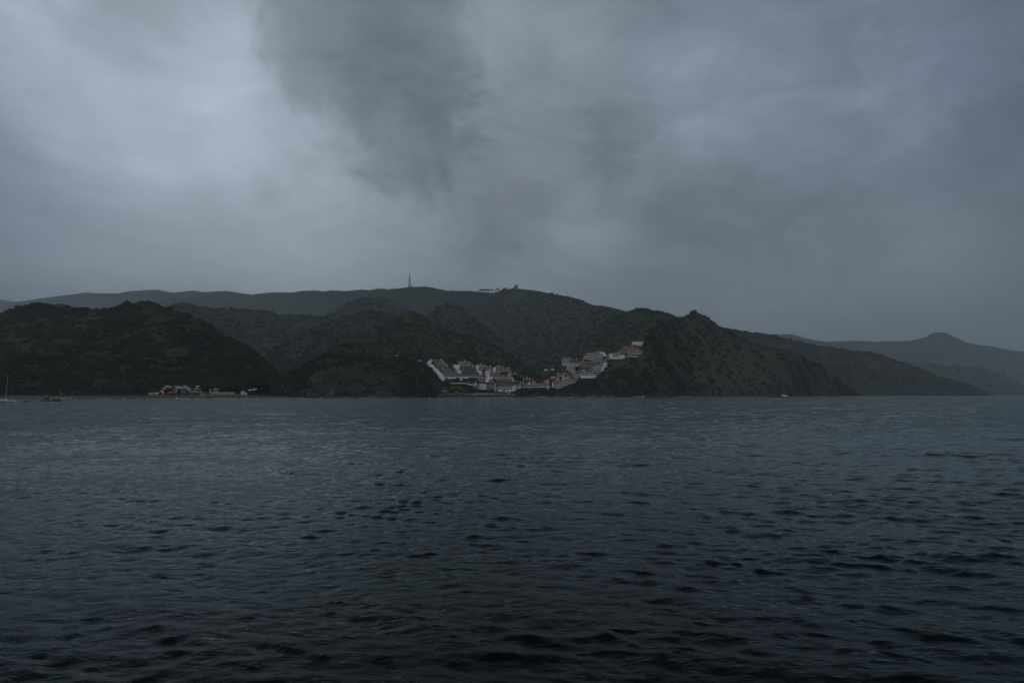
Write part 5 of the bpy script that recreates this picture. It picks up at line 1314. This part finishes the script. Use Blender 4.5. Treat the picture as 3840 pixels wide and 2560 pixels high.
for k in range(9):
    px = 792 + k * 9.6 + (2 if k > 4 else 0) + (3 if k > 6 else 0)
    s = (DB - 2) / F; t = thing('beach_cabana', 'beige cloth cabana with a white peaked top in the row behind the orange loungers', 'cabana', (P(px, 0, DB - 2)[0], DB - 2, ZB), G1)
    w = 8.2 * s
    dm = (m_canvas, m_canvas, m_yellow)[k % 3 if k > 5 else 0]
    for sx in (-1, 1):
        for yy in (0, 2.2): box('post', t, m_cream, t.location[0] + sx * w / 2 - .08, t.location[0] + sx * w / 2 + .08, DB - 2 + yy, DB - 1.85 + yy, ZB, ZB + 3.0)
    n = 9; v, f = [], []
    for i in range(n):        # gathered curtain
        x = -w / 2 + w * i / (n - 1); y = 2.0 + .18 * (i % 2); v += [(x, y, .1), (x, y, 3.0)]
    f = [(2 * i, 2 * i + 2, 2 * i + 3, 2 * i + 1) for i in range(n - 1)]
    link('curtain', raw_mesh('curtain', v, f, m_beige), t)
    for sx in (-1, 1):
        v = [(sx * w / 2, .1, .2), (sx * (w / 2 - .5), .1, .2), (sx * (w / 2 - .25), .15, 3.0), (sx * w / 2, .1, 3.0)]
        link('curtain', raw_mesh('curtain', v, [(0, 1, 2, 3)], m_canvas), t)
    v = [(-w / 2 - .1, -.1, 3.0), (w / 2 + .1, -.1, 3.0), (w / 2 + .1, 2.4, 3.0), (-w / 2 - .1, 2.4, 3.0), (-w * .2, .9, 3.75), (w * .2, .9, 3.75), (w * .2, 1.5, 3.75), (-w * .2, 1.5, 3.75), (0, 1.2, 4.15)]
    f = [(0, 1, 5, 4), (1, 2, 6, 5), (2, 3, 7, 6), (3, 0, 4, 7), (4, 5, 8), (5, 6, 8), (6, 7, 8), (7, 4, 8), (3, 2, 1, 0)]
    link('canopy', raw_mesh('canopy', v, f, dm), t)
cush = cube_mesh('cushion', m_orange)
sv = [(-.35, 0, .35), (.35, 0, .35), (.35, 1.3, .35), (-.35, 1.3, .35), (-.35, 0, .48), (.35, 0, .48), (.35, 1.3, .48), (-.35, 1.3, .48)]
sf = [(0, 3, 2, 1), (4, 5, 6, 7), (0, 1, 5, 4), (1, 2, 6, 5), (2, 3, 7, 6), (3, 0, 4, 7)]
seat_me = raw_mesh('seat', sv, sf, m_orange); bk_me = raw_mesh('backrest', [(-.35, 1.3, .4), (.35, 1.3, .4), (.35, 1.9, 1.05), (-.35, 1.9, 1.05), (-.35, 1.4, .35), (.35, 1.4, .35), (.35, 2.0, 1.0), (-.35, 2.0, 1.0)],
                                                         [(0, 1, 2, 3), (7, 6, 5, 4), (0, 4, 5, 1), (1, 5, 6, 2), (2, 6, 7, 3), (3, 7, 4, 0)], m_orange)
fv, ff = [], []
for x in (-.3, .3):
    for y in (.1, 1.2): tube(fv, ff, (x, y, 0), (x, y, .35), .04, .04, 4)
legs_me = raw_mesh('frame', fv, ff, m_cream)
for r_ in range(3):
    for k in range(27):
        px = 801 + k * 4.0 + (r_ % 2) * 2 + rng.uniform(-.5, .5)
        if px > 908: continue
        dd = DB - 6.5 - r_ * 1.8
        t = thing('beach_lounger', 'orange cushioned lounger in the %s row before the beige cabanas' % ('back', 'middle', 'front')[r_], 'lounger', (P(px, 0, dd)[0], dd, ZB + .0), 'orange loungers before the cabanas', rng.uniform(-.2, .2))
        link('seat', seat_me, t); link('backrest', bk_me, t); link('frame', legs_me, t)
for k in range(12):
    px = 806 + k * 8.2 + rng.uniform(-1, 1); dd = DB - 7.5 - rng.uniform(0, 3)
    t = thing('beach_umbrella', 'folded white umbrella standing among the orange loungers', 'umbrella', (P(px, 0, dd)[0], dd, ZB), 'folded umbrellas among the loungers')
    v, f = [], []; tube(v, f, (0, 0, 0), (0, 0, 2.5), .04, .03, 5); link('pole', raw_mesh('pole', v, f, m_cream), t)
    v, f = [], []; tube(v, f, (0, 0, 1.1), (0, 0, 2.1), .17, .13, 7); tube(v, f, (0, 0, 2.1), (0, 0, 2.55), .13, .03, 7); link('canopy', raw_mesh('canopy', v, f, m_canvas), t)
dome(912, 1466, 1481.5, 13, DB + 2, m_yellow, m_beige, 'back one of the yellow topped round tents, pinkish and widest', wall=.5)
dome(906.5, 1466, 1480, 7, DB + 8, m_canvas, m_pink, 'small pink walled tent left of the yellow topped tents', wall=.5)
dome(907, 1471.5, 1481.8, 10, DB - 3, m_canvas, m_canvas, 'low white tent in front of the yellow topped tents', wall=.6)
dome(921.5, 1469.5, 1482, 12, DB - 3, m_yellow, m_canvas, 'right hand pale yellow round tent with a dark doorway', wall=.55)
dome(911, 1463.5, 1480, 9, DB + 12, pmat('green_canvas', (0.12, 0.16, 0.05), .85), m_beige, 'green peaked tent top behind the yellow tents', wall=.6)
bk = thing('boat_rack', 'low dark rowing boat stored below the tents on the beach edge', 'boat', (P(915, 0, DB - 9)[0], DB - 9, ZB))
ppoly('hull', bk, m_hulld, [(898, 1484.2), (897, 1482.6), (934, 1482.4), (932, 1484.4)], DB - 9, 2); ppoly('gunwale', bk, m_hullg, [(897, 1482.6), (897, 1482.2), (934, 1482), (934, 1482.4)], DB - 9.1, 2.2)
# truck and marquee left of the club
tk = bthing('parked_truck', 'pale box truck parked left of the beach club', 'truck', 564)
ppoly('box_body', tk, m_beige, [(556, 1481), (556, 1472.5), (563, 1471.5), (572.5, 1469.5), (573.5, 1471), (573.5, 1481)], DB, 3); pbox('cab', tk, m_grey, 573.5, 577.5, 1474.5, 1481, DB + .2, 2.6); pbox('windscreen', tk, m_glass, 574.5, 577, 1475.2, 1477.6, DB + .1, .1)
for x in (559, 570, 575): v, f = [], []; a = P(x, 1481.4, DB); l = tk.location; tube(v, f, (a[0] - l[0], -.05, .35), (a[0] - l[0], .5, .35), .38, .38, 10); link('wheel', raw_mesh('wheel', v, f, m_cloth), tk)
mq = bthing('marquee', 'small white open marquee beside the box truck', 'marquee', 585)
proof('canopy', mq, m_canvas, 579.5, 591.5, 1471.2, 1474.6, DB - 2, 3.6, 3)
for x in (580, 591): pbox('post', mq, m_canvas, x - .6, x + .6, 1474.6, 1482, DB - 2, .3)
pbox('back_panel', mq, m_grey, 580, 591, 1474.6, 1481.5, DB + 1.4, .1)
# trees round the club
L_ = 'dark trees in front of the beach club'
for x, y0, w, kd in ((632, 1449, .95, 'round'), (622, 1455, .8, 'round'), (672, 1460, .7, 'round'), (667, 1462, .6, 'round'), (700, 1460, .7, 'round')):
    tree(kd, x, y0, 1482.5, DB - 1, 'dark broadleaf tree growing before the beach club front', L_, w)
for x, y0 in ((647.5, 1443), (654, 1448)): tree('palm', x, y0, 1482.5, DB + 1, 'dark palm rising over the roof of the beach club', 'palms at the beach club', .85)
for x, y0 in ((640.5, 1475), (671, 1478), (701, 1477), (707, 1478), (730, 1475), (736, 1476), (747, 1475), (777, 1476), (783, 1477)):
    tree('bush', x, y0, 1483, DB - 4, 'dark rounded shrub at the edge of the club promenade', 'shrubs on the club promenade', 1.0)
for x, y0, w in ((773, 1450, .8), (785, 1444, .9), (798, 1446, .9), (762, 1448, .8), (875, 1452, .8), (885, 1448, .9), (893, 1452, .8), (826, 1452, .9), (845, 1450, .9), (860, 1448, .9)):
    tree('umbrella' if x in (785, 798, 885) else 'round', x, y0, 1482, DB + (2 if x in (773, 785, 798, 884) else 16), 'dark tree standing over the tents right of the beach club', 'trees over the beach tents', w)
for x, y0 in ((930, 1440), (940, 1432), (952, 1428), (965, 1436), (980, 1430), (998, 1440), (1012, 1448)):
    tree('tall', x, y0, 1484, 985, 'tall slim eucalyptus at the valley mouth right of the tents', 'eucalyptus at the valley mouth', 1.0)
for k, (x, y0) in enumerate(((935, 1460), (948, 1459), (955, 1456), (738, 1446.5))):
    t = thing('cottage', 'tiny white roofed cottage half hidden in the dark trees at the valley mouth', 'cottage', P(x, y0 + 5, 975), 'cottages at the valley mouth'); pbox('wall', t, m_beige, x - 3, x + 3, y0 + 2, y0 + 6, 975, 3); proof('roof', t, m_white, x - 3.4, x + 3.4, y0, y0 + 2, 974.5, 4, 1)
# row of round trees along the left shore
for k, (x, y0) in enumerate(((12, 1445), (38, 1447), (65, 1446), (96, 1444), (126, 1447), (151, 1443), (180, 1448), (208, 1449), (236, 1450), (267, 1447), (302, 1443), (326, 1443), (359, 1444), (388, 1447), (412, 1446), (436, 1449),
                             (453, 1446), (474, 1448), (500, 1445), (524, 1448), (548, 1450), (592, 1446), (-14, 1446), (-40, 1447))):
    tree('round', x, y0, 1481, 940 + (k % 3) * 3, 'olive round crowned tree in the long row behind the left shore', 'round trees along the left shore', .85, seed=3)
cb = bthing('stored_canoe', 'teal upturned canoe lying on the left beach edge', 'canoe', 441, DB - 8)
ppoly('hull', cb, m_teal, [(433, 1482.6), (435, 1481.2), (447, 1481), (450, 1482.4)], DB - 8, 1); ppoly('keel', cb, m_hulld, [(435, 1481.2), (440, 1480.8), (447, 1481)], DB - 7.6, .2)


# road cut across the left hill
def road_cut():
    v, f = [], []
    n = 0
    for x in np.arange(36, 760, 4.0):
        y = 1240 - 12 * (x - 36) / 720 + 1.5 * math.sin(x / 60) + rng.uniform(-.2, .2)
        D = gD(x, y, ('left',)) - 1.5
        a = P(x, y + 1.2, D); b = P(x, y - .6 - .5 * math.sin(x / 23), D)
        v += [a, (b[0], b[1] + .8, b[2]), (b[0], b[1] + 6, b[2] + .2)]; n += 1
    for i in range(n - 1):
        if abs(v[i * 3][1] - v[i * 3 + 3][1]) > 14: continue
        for q in range(2): f.append((i * 3 + q, i * 3 + 3 + q, i * 3 + 4 + q, i * 3 + 1 + q))
    o = link('hill_road', raw_mesh('hill_road', v, f, m_road)); o['kind'] = 'structure'


road_cut()


# ------------------------------------------------------------------ rocks and surf at the waterline
def boulder(px, y0, y1, w, D, mat, label, seed):
    g = np.random.default_rng(seed); s = D / F; rx, rz = w * s / 2, (y1 - y0) * s
    v, f = [], []; nu, nv = 12, 7
    for j in range(nv):
        for i in range(nu):
            th = 2 * math.pi * i / nu; ph = (j / (nv - 1)) * math.pi * .6
            k = 1 + g.uniform(-.16, .16)
            v.append((rx * math.sin(math.pi * .6 - ph + .001) * math.cos(th) * k, rx * math.sin(math.pi * .6 - ph + .001) * math.sin(th) * k, (math.cos(math.pi * .6 - ph) + .3) / 1.3 * rz * (1 + g.uniform(-.08, .08))))
    for j in range(nv - 1):
        for i in range(nu): f.append((j * nu + i, j * nu + (i + 1) % nu, (j + 1) * nu + (i + 1) % nu, (j + 1) * nu + i))
    o = link('boulder', raw_mesh('boulder', v, f, mat)); a = P(px, y1, D); o.location = (a[0], a[1], -.2)
    tag(o, label, 'boulder')


boulder(1392, 1484.5, 1490.5, 12, 1035, m_prock, 'pale rounded boulder sitting in the water at the right foot of the headland', 1)
boulder(1350, 1487.5, 1490.5, 9, 1035, m_prock, 'low pale boulder awash left of the pale rounded one', 2)
boulder(1167, 1478, 1490, 14, 1030, m_rock, 'domed brown boulder at the foot of the rocky headland', 3)
boulder(1243, 1464, 1490, 25, 1031, pmat('grey_cliff_rock', (0.12, 0.10, 0.085), .95, .35, .5), 'large pointed pale rock leaning on the foot of the headland', 4)


def shore_rocks():
    g = np.random.default_rng(77); pts, size, turn, tint = [], [], [], []

    def add(x, D, z, r, t):
        pts.append((x, D, z)); size.append((r, r * g.uniform(.7, 1.2), r * g.uniform(.45, .8))); turn.append(tuple(g.uniform(-.5, 6, 3))); tint.append(t)
    for k in range(900):      # foot of the headland
        px = g.uniform(980, 1560); D = float(poly([(930, 1035), (1300, 1045), (1500, 1075), (1560, 1200)], px)) + g.uniform(-3, 4)
        add((px - 1920) / F * D, D, g.uniform(-.5, 1.0), g.uniform(.5, 2.0), g.uniform(.2, .8))
    for k in range(1500):     # riprap before the promenade
        px = g.uniform(1545, 1775); u = g.uniform(0, 1); D = 1302 + 10 * u
        add((px - 1920) / F * D, D, -.4 + 5.4 * u, g.uniform(.6, 1.5), g.uniform(.1, .75))
    for k in range(1300):     # foot of the right cliffs
        px = g.uniform(1905, 3200) if k % 3 else g.uniform(1905, 2400); D = float(poly([(1905, 1325), (2150, 1320), (2300, 1322), (2420, 1332), (2600, 1470), (2900, 1800), (3227, 2450)], px)) + g.uniform(-4, 4)
        add((px - 1920) / F * D, D, g.uniform(-.6, 1.0), g.uniform(.6, 2.4), g.uniform(.1, .8))
    me = bpy.data.meshes.new('shore_rocks'); P_ = np.array(pts, np.float32)
    me.vertices.add(len(P_)); me.vertices.foreach_set('co', P_.ravel())
    for k, v in (('size', size), ('turn', turn)):
        a = me.attributes.new(k, 'FLOAT_VECTOR', 'POINT'); a.data.foreach_set('vector', np.array(v, np.float32).ravel())
    a = me.attributes.new('tint', 'FLOAT', 'POINT'); a.data.foreach_set('value', np.array(tint, np.float32))
    o = link('shore_rocks', me); me.materials.append(m_rock)
    md = o.modifiers.new('rocks', 'NODES'); md.node_group = clump_group(m_rock)
    o['kind'] = 'stuff'; o['label'] = 'dark broken rocks along the waterline'


shore_rocks()


def surf():
    g = random.Random(9); v, f = [], []

    def patch(px, D, L, h):
        x = (px - 1920) / F * D; n = 6; i0 = len(v)
        for k in range(n + 1):
            a = -L / 2 + L * k / n; e = math.sin(math.pi * k / n)
            v.extend([(x + a, D - .9 * e - .2, .02), (x + a, D + g.uniform(-.1, .1), h * e * g.uniform(.5, 1) + .03), (x + a, D + 1.2, .02)])
        for k in range(n):
            for q in range(2): f.append((i0 + k * 3 + q, i0 + k * 3 + 3 + q, i0 + k * 3 + 4 + q, i0 + k * 3 + 1 + q))
    for _ in range(60):
        px = g.uniform(2020, 3200); D = float(poly([(1905, 1325), (2150, 1320), (2300, 1322), (2420, 1332), (2600, 1470), (2900, 1800), (3227, 2450)], px)) - g.uniform(5, 9); patch(px, D, g.uniform(3, 16), g.uniform(.15, .5))
    for _ in range(34):
        px = g.uniform(980, 1900); D = float(poly([(930, 1035), (1300, 1045), (1500, 1070), (1560, 1200), (1600, 1300), (1900, 1302)], px)) - g.uniform(4, 8); patch(px, D, g.uniform(2, 9), g.uniform(.12, .35))
    for _ in range(26):
        px = g.uniform(0, 980); patch(px, 866 + g.uniform(-1, 2) + max(0, px - 930), g.uniform(3, 14), g.uniform(.08, .2))
    me = raw_mesh('surf', v, f, pmat('sea_foam', (0.55, 0.58, 0.60), .9, .25, 1.0)); o = link('surf', me); o['kind'] = 'stuff'; o['label'] = 'thin white surf breaking along the shore'


surf()


# ------------------------------------------------------------------ boats and buoys
def hull_mesh(L, B, H, mat, sheer=.25, bow=.9, name='hull', draft=.35, transom=.75):
    """lofted hull, bow at +x"""
    st, v, f = 13, [], []
    for i in range(st):
        u = i / (st - 1); x = -L / 2 + L * u
        w = B / 2 * (transom + (1 - transom) * math.sin(min(u / .45, 1) * math.pi / 2)) * (1 - max(0, (u - .5) / .5) ** 2.4) + .01
        top = H * (1 + sheer * (2 * abs(u - .35)) ** 2 * (1.3 if u > .35 else .5))
        k = 1 - max(0, (u - .75) / .25) ** 2
        for (a, z) in ((1.0, top), (.94, top * .45), (.72, -.02), (.0, -draft * k)):
            v.append((x + (bow * max(0, u - .7) / .3 * (z / H) if u > .7 else 0), -w * a, z))
        for (a, z) in ((.72, -.02), (.94, top * .45), (1.0, top)):
            v.append((x + (bow * max(0, u - .7) / .3 * (z / H) if u > .7 else 0), w * a, z))
    n = 7
    for i in range(st - 1):
        for k in range(n - 1): f.append((i * n + k, i * n + k + 1, i * n + n + k + 1, i * n + n + k))
        f.append((i * n + n - 1, i * n, i * n + n, i * n + 2 * n - 1))
    f.append(tuple(range(n))); f.append(tuple(range((st - 1) * n + n - 1, (st - 1) * n - 1, -1)))
    return raw_mesh(name, v, f, mat, True)


def rod(t, name, mat, a, b, r0, r1=None, n=8):
    v, f = [], []; tube(v, f, a, b, r0, r1 or r0, n); return link(name, raw_mesh(name, v, f, mat), t)


def extr(t, name, mat, prof, y0, y1):
    n = len(prof); v = [(x, y0, z) for x, z in prof] + [(x, y1, z) for x, z in prof]
    f = [tuple(range(n)), tuple(range(2 * n - 1, n - 1, -1))] + [(i, i + n, (i + 1) % n + n, (i + 1) % n) for i in range(n)]
    return link(name, raw_mesh(name, v, f, mat), t)


Wy = lambda y: CH * F / (y - HZ)
Ds = Wy(1507.5)
sb = thing('sailboat', 'moored pale sailboat with a bare leaning mast at the left edge', 'sailboat', (P(8, 0, Ds)[0], Ds, 0.0)); sb.rotation_euler = (0, R(5.2), 0)
s_ = Ds / F
link('hull', hull_mesh(11.2, 3.3, 1.05, m_hullw), sb); extr(sb, 'cabin', m_hullw, [(-2.6, 1.0), (-2.4, 1.55), (1.6, 1.45), (2.6, 1.05)], -1.0, 1.0)
extr(sb, 'cabin_window', m_glass, [(-1.9, 1.2), (-1.8, 1.42), (1.3, 1.36), (1.6, 1.2)], -1.02, -1.0)
rod(sb, 'mast', pmat('aluminium_spar', (0.42, 0.42, 0.45), .4, .1, 1, .5), (1.6, 0, 1.1), (1.6, 0, 13.4), .13, .10)
rod(sb, 'furled_sail', pmat('faded_sailcover', (0.18, 0.16, 0.15), .8), (5.3, 0, 1.5), (1.7, 0, 13.1), .10, .04); rod(sb, 'backstay', m_metal, (-5.4, 0, 1.3), (1.6, 0, 13.3), .025)
rod(sb, 'spreader', m_metal, (1.6, -1.0, 4.5), (1.6, 1.0, 4.5), .05); rod(sb, 'boom', m_metal, (1.5, 0, 2.3), (-3.2, 0, 2.2), .09); rod(sb, 'sail_cover', pmat('blue_sailcover', (0.03, 0.04, 0.08), .9), (1.3, 0, 2.5), (-3.0, 0, 2.4), .2)
for k in range(5): rod(sb, 'stanchion', m_metal, (-4.5 + 2.2 * k, -1.4 + .1 * k, 1.0), (-4.5 + 2.2 * k, -1.4 + .1 * k, 1.7), .03, n=5)
Dd = Wy(1508.6)
dg = thing('dinghy', 'small inflatable dinghy lying in front of the sailboat at the left edge', 'dinghy', (P(5, 0, Dd)[0], Dd, 0.0))
v, f = [], []; ring = [(-1.5, -.75), (.9, -.75), (1.7, -.35), (1.9, 0), (1.7, .35), (.9, .75), (-1.5, .75)]
for a, b in zip(ring, ring[1:]): tube(v, f, (a[0], a[1], .3), (b[0], b[1], .3), .24, .24, 8)
link('tube', raw_mesh('tube', v, f, m_hullg), dg); box('floor', dg, m_hulld, dg.location[0] - 1.4, dg.location[0] + 1.2, Dd - .6, Dd + .6, .1, .2); extr(dg, 'outboard', m_cloth, [(-1.9, .1), (-1.95, .9), (-1.5, 1.0), (-1.4, .6), (-1.6, .1)], -.18, .18)
for (x, y, L, lab) in ((94.5, 1504.2, 3.1, 'long low dark skiff afloat between the sailboat and the motorboat'), (132, 1502.6, 1.9, 'smaller dark skiff just left of the motorboat')):
    Dk = Wy(y); t = thing('skiff', lab, 'skiff', (P(x, 0, Dk)[0], Dk, 0)); link('hull', hull_mesh(L, L * .36, L * .09, m_hulld, 1.4, .15, draft=.1), t); extr(t, 'thwart', m_hullg, [(-.2, L * .085), (-.2, L * .11), (.1, L * .11), (.1, L * .085)], -.4, .4)
Dq = Wy(1503.8); mb = thing('motorboat', 'dark motorboat with a pale cabin roof moored off the left shore', 'motorboat', (P(196, 0, Dq)[0], Dq, 0))
link('hull', hull_mesh(9.6, 3.0, .95, m_hullg, .3, .9), mb); extr(mb, 'cabin', m_hulld, [(.3, .9), (.3, 1.75), (2.9, 1.75), (3.4, 1.0)], -1.1, 1.1); extr(mb, 'cabin_roof', m_hullw, [(.1, 1.75), (.4, 2.2), (2.4, 2.25), (3.1, 1.9), (3.1, 1.75)], -1.25, 1.25)
extr(mb, 'window', m_glass, [(.6, 1.15), (.6, 1.65), (2.7, 1.65), (3.0, 1.15)], -1.13, -1.1); extr(mb, 'windscreen', m_hullw, [(-1.5, .9), (-1.1, 1.45), (.2, 1.4), (.2, .9)], -.9, .9)
extr(mb, 'swim_platform', m_hulld, [(-6.1, .05), (-6.1, .35), (-4.7, .45), (-4.7, .05)], -1.1, 1.1); extr(mb, 'engine_box', m_hulld, [(-5.6, .4), (-5.5, 1.0), (-4.6, 1.05), (-4.4, .7)], -.7, .7)
extr(mb, 'deck_gear', m_hulld, [(-4.2, .9), (-4.0, 1.25), (-.6, 1.2), (-.4, .95)], -.8, .8)
extr(mb, 'canvas_cover', m_cloth, [(-3.9, 1.0), (-3.3, 2.1), (-2.9, 2.2), (-2.0, 1.7), (-1.8, 1.0)], -.5, .5)
v, f = [], []
for j in range(6):
    for i in range(10): v.append((.42 * math.sin(math.pi * j / 5) * math.cos(i * .628) - 3.1, .42 * math.sin(math.pi * j / 5) * math.sin(i * .628), 2.55 + .42 * math.cos(math.pi * j / 5)))
for j in range(5):
    for i in range(10): f.append((j * 10 + i, j * 10 + (i + 1) % 10, j * 10 + 10 + (i + 1) % 10, j * 10 + 10 + i))
link('radar_dome', raw_mesh('radar_dome', v, f, pmat('grey_plastic', (.42, .46, .50), .5), True), mb)
De = Wy(1488.9); sd = thing('sailboat', 'tiny distant sailboat with one tall mast below the dry right headland', 'sailboat', (P(2408, 0, De)[0], De, 0)); sd.rotation_euler = (0, R(-2.5), 0)
link('hull', hull_mesh(8.0, 2.6, 1.0, m_hullw), sd); extr(sd, 'cabin', m_hullw, [(-1.6, .9), (-1.4, 1.6), (1.2, 1.5), (2.0, .9)], -.8, .8); rod(sd, 'mast', m_grey, (.8, 0, .9), (.8, 0, 16.8), .16, .1); rod(sd, 'boom', m_grey, (.7, 0, 2.0), (-2.6, 0, 1.9), .12)
Df_ = Wy(1488.8); fb = thing('fishing_boat', 'fishing boat with a white bow and teal wheelhouse under way off the right headland', 'fishing boat', (P(2927, 0, Df_)[0], Df_, 0))
link('hull', hull_mesh(20.5, 5.5, 1.5, m_hulld, .35, 1.6), fb); extr(fb, 'bow_plating', m_buoy, [(.6, 1.2), (.8, 2.6), (9.6, 2.8), (10.9, 2.3), (9.8, 1.0)], -2.2, 2.2); extr(fb, 'wheelhouse', m_buoy, [(3.2, 2.6), (3.4, 4.4), (6.6, 4.3), (7.4, 2.7)], -1.6, 1.6)
extr(fb, 'window', m_glass, [(4.0, 3.3), (4.0, 4.0), (6.3, 3.95), (6.8, 3.3)], -1.64, -1.6); extr(fb, 'deckhouse', m_teal, [(-5.2, 1.4), (-4.8, 3.2), (2.6, 3.3), (3.0, 1.4)], -1.7, 1.7)
extr(fb, 'stern_rail', m_metal, [(-9.8, 1.5), (-9.8, 2.3), (-9.6, 2.4), (-5.4, 2.3), (-5.4, 2.1), (-9.5, 2.1)], -2.0, -1.9)
rod(fb, 'mast', m_teal, (-.6, 0, 3.2), (-.6, 0, 6.6), .14, .08); rod(fb, 'stern_mast', m_metal, (-6.8, 0, 1.6), (-6.8, 0, 8.2), .1, .05); rod(fb, 'antenna', m_hullw, (6.4, 0, 4.3), (7.4, 0, 6.0), .08, .05)

bv, bf = [], []
for j in range(7):
    for i in range(10): bv.append((.5 * math.sin(math.pi * j / 6) * math.cos(i * .628), .5 * math.sin(math.pi * j / 6) * math.sin(i * .628), .1 + .5 * math.cos(math.pi * j / 6)))
for j in range(6):
    for i in range(10): bf.append((j * 10 + i, j * 10 + (i + 1) % 10, j * 10 + 10 + (i + 1) % 10, j * 10 + 10 + i))
tube(bv, bf, (0, 0, .5), (0, 0, .85), .07, .07, 6)
buoy = raw_mesh('mooring_buoy', bv, bf, m_buoy, True)
for k, (x, y) in enumerate(((44, 1494), (105, 1494), (147, 1493.5), (243, 1494.5), (261, 1493), (281, 1500), (392, 1493), (469, 1495), (518, 1493), (551, 1494), (574, 1493.4), (607, 1493.2), (619, 1494.4), (700, 1493), (731, 1494),
                            (737, 1493), (768, 1493.3), (802, 1493), (834, 1493.6), (842, 1493), (867, 1493), (883, 1493.6), (926, 1493), (962, 1493.5), (968, 1493), (1110, 1491.2), (1193, 1491), (1280, 1491.4), (1409, 1491),
                            (1609, 1489.8), (1647, 1489.2), (1673, 1489.8), (1721, 1489.2), (1754, 1489), (1782, 1489), (1858, 1489.4), (1612, 1496))):
    D = Wy(y); o = link('mooring_buoy', buoy, None, (P(x, 0, D)[0], D, .05)); o.scale = [.85 if D > 700 else .6] * 3
    tag(o, 'small white round mooring buoy ' + ('floating off the long left shore' if x < 540 else 'floating before the beach club and tents' if x < 970 else 'floating below the rocky headland' if x < 1500 else 'floating off the rocky cove promenade'), 'buoy', 'white mooring buoys off the shore')
for (x, y, lab) in ((232, 1494.2, 'low white float lying just right of the motorboat'), (664, 1494.2, 'largest white float on the water before the beach club')):
    D = Wy(y); t = thing('mooring_float', lab, 'float', (P(x, 0, D)[0], D, 0)); link('hull', hull_mesh(2.6, 1.3, .45, m_buoy, .1, .2, draft=.1), t); extr(t, 'lid', m_buoy, [(-.9, .45), (-.7, .7), (.7, .7), (.9, .45)], -.4, .4)

# ------------------------------------------------------------------ air
def build_haze():
    x, y0, y1, z0, z1 = 21500.0, -21500.0, 21500.0, -6.0, 1750.0
    v = [(-x, y0, z0), (x, y0, z0), (x, y1, z0), (-x, y1, z0), (-x, y0, z1), (x, y0, z1), (x, y1, z1), (-x, y1, z1)]
    f = [(0, 3, 2, 1), (4, 5, 6, 7), (0, 1, 5, 4), (1, 2, 6, 5), (2, 3, 7, 6), (3, 0, 4, 7)]
    me = bpy.data.meshes.new('haze'); me.from_pydata(v, [], f)
    m = bpy.data.materials.new('haze_air'); m.use_nodes = True
    t = m.node_tree; t.nodes.clear()
    pv = t.nodes.new('ShaderNodeVolumePrincipled')
    pv.inputs['Color'].default_value = rgb(0.80, 0.92, 1.0)
    pv.inputs['Density'].default_value = 7.2e-5
    pv.inputs['Anisotropy'].default_value = 0.2
    o = t.nodes.new('ShaderNodeOutputMaterial'); t.links.new(pv.outputs[0], o.inputs['Volume'])
    me.materials.append(m)
    ob = bpy.data.objects.new('haze', me); COL.objects.link(ob); ob['kind'] = 'stuff'


build_haze()
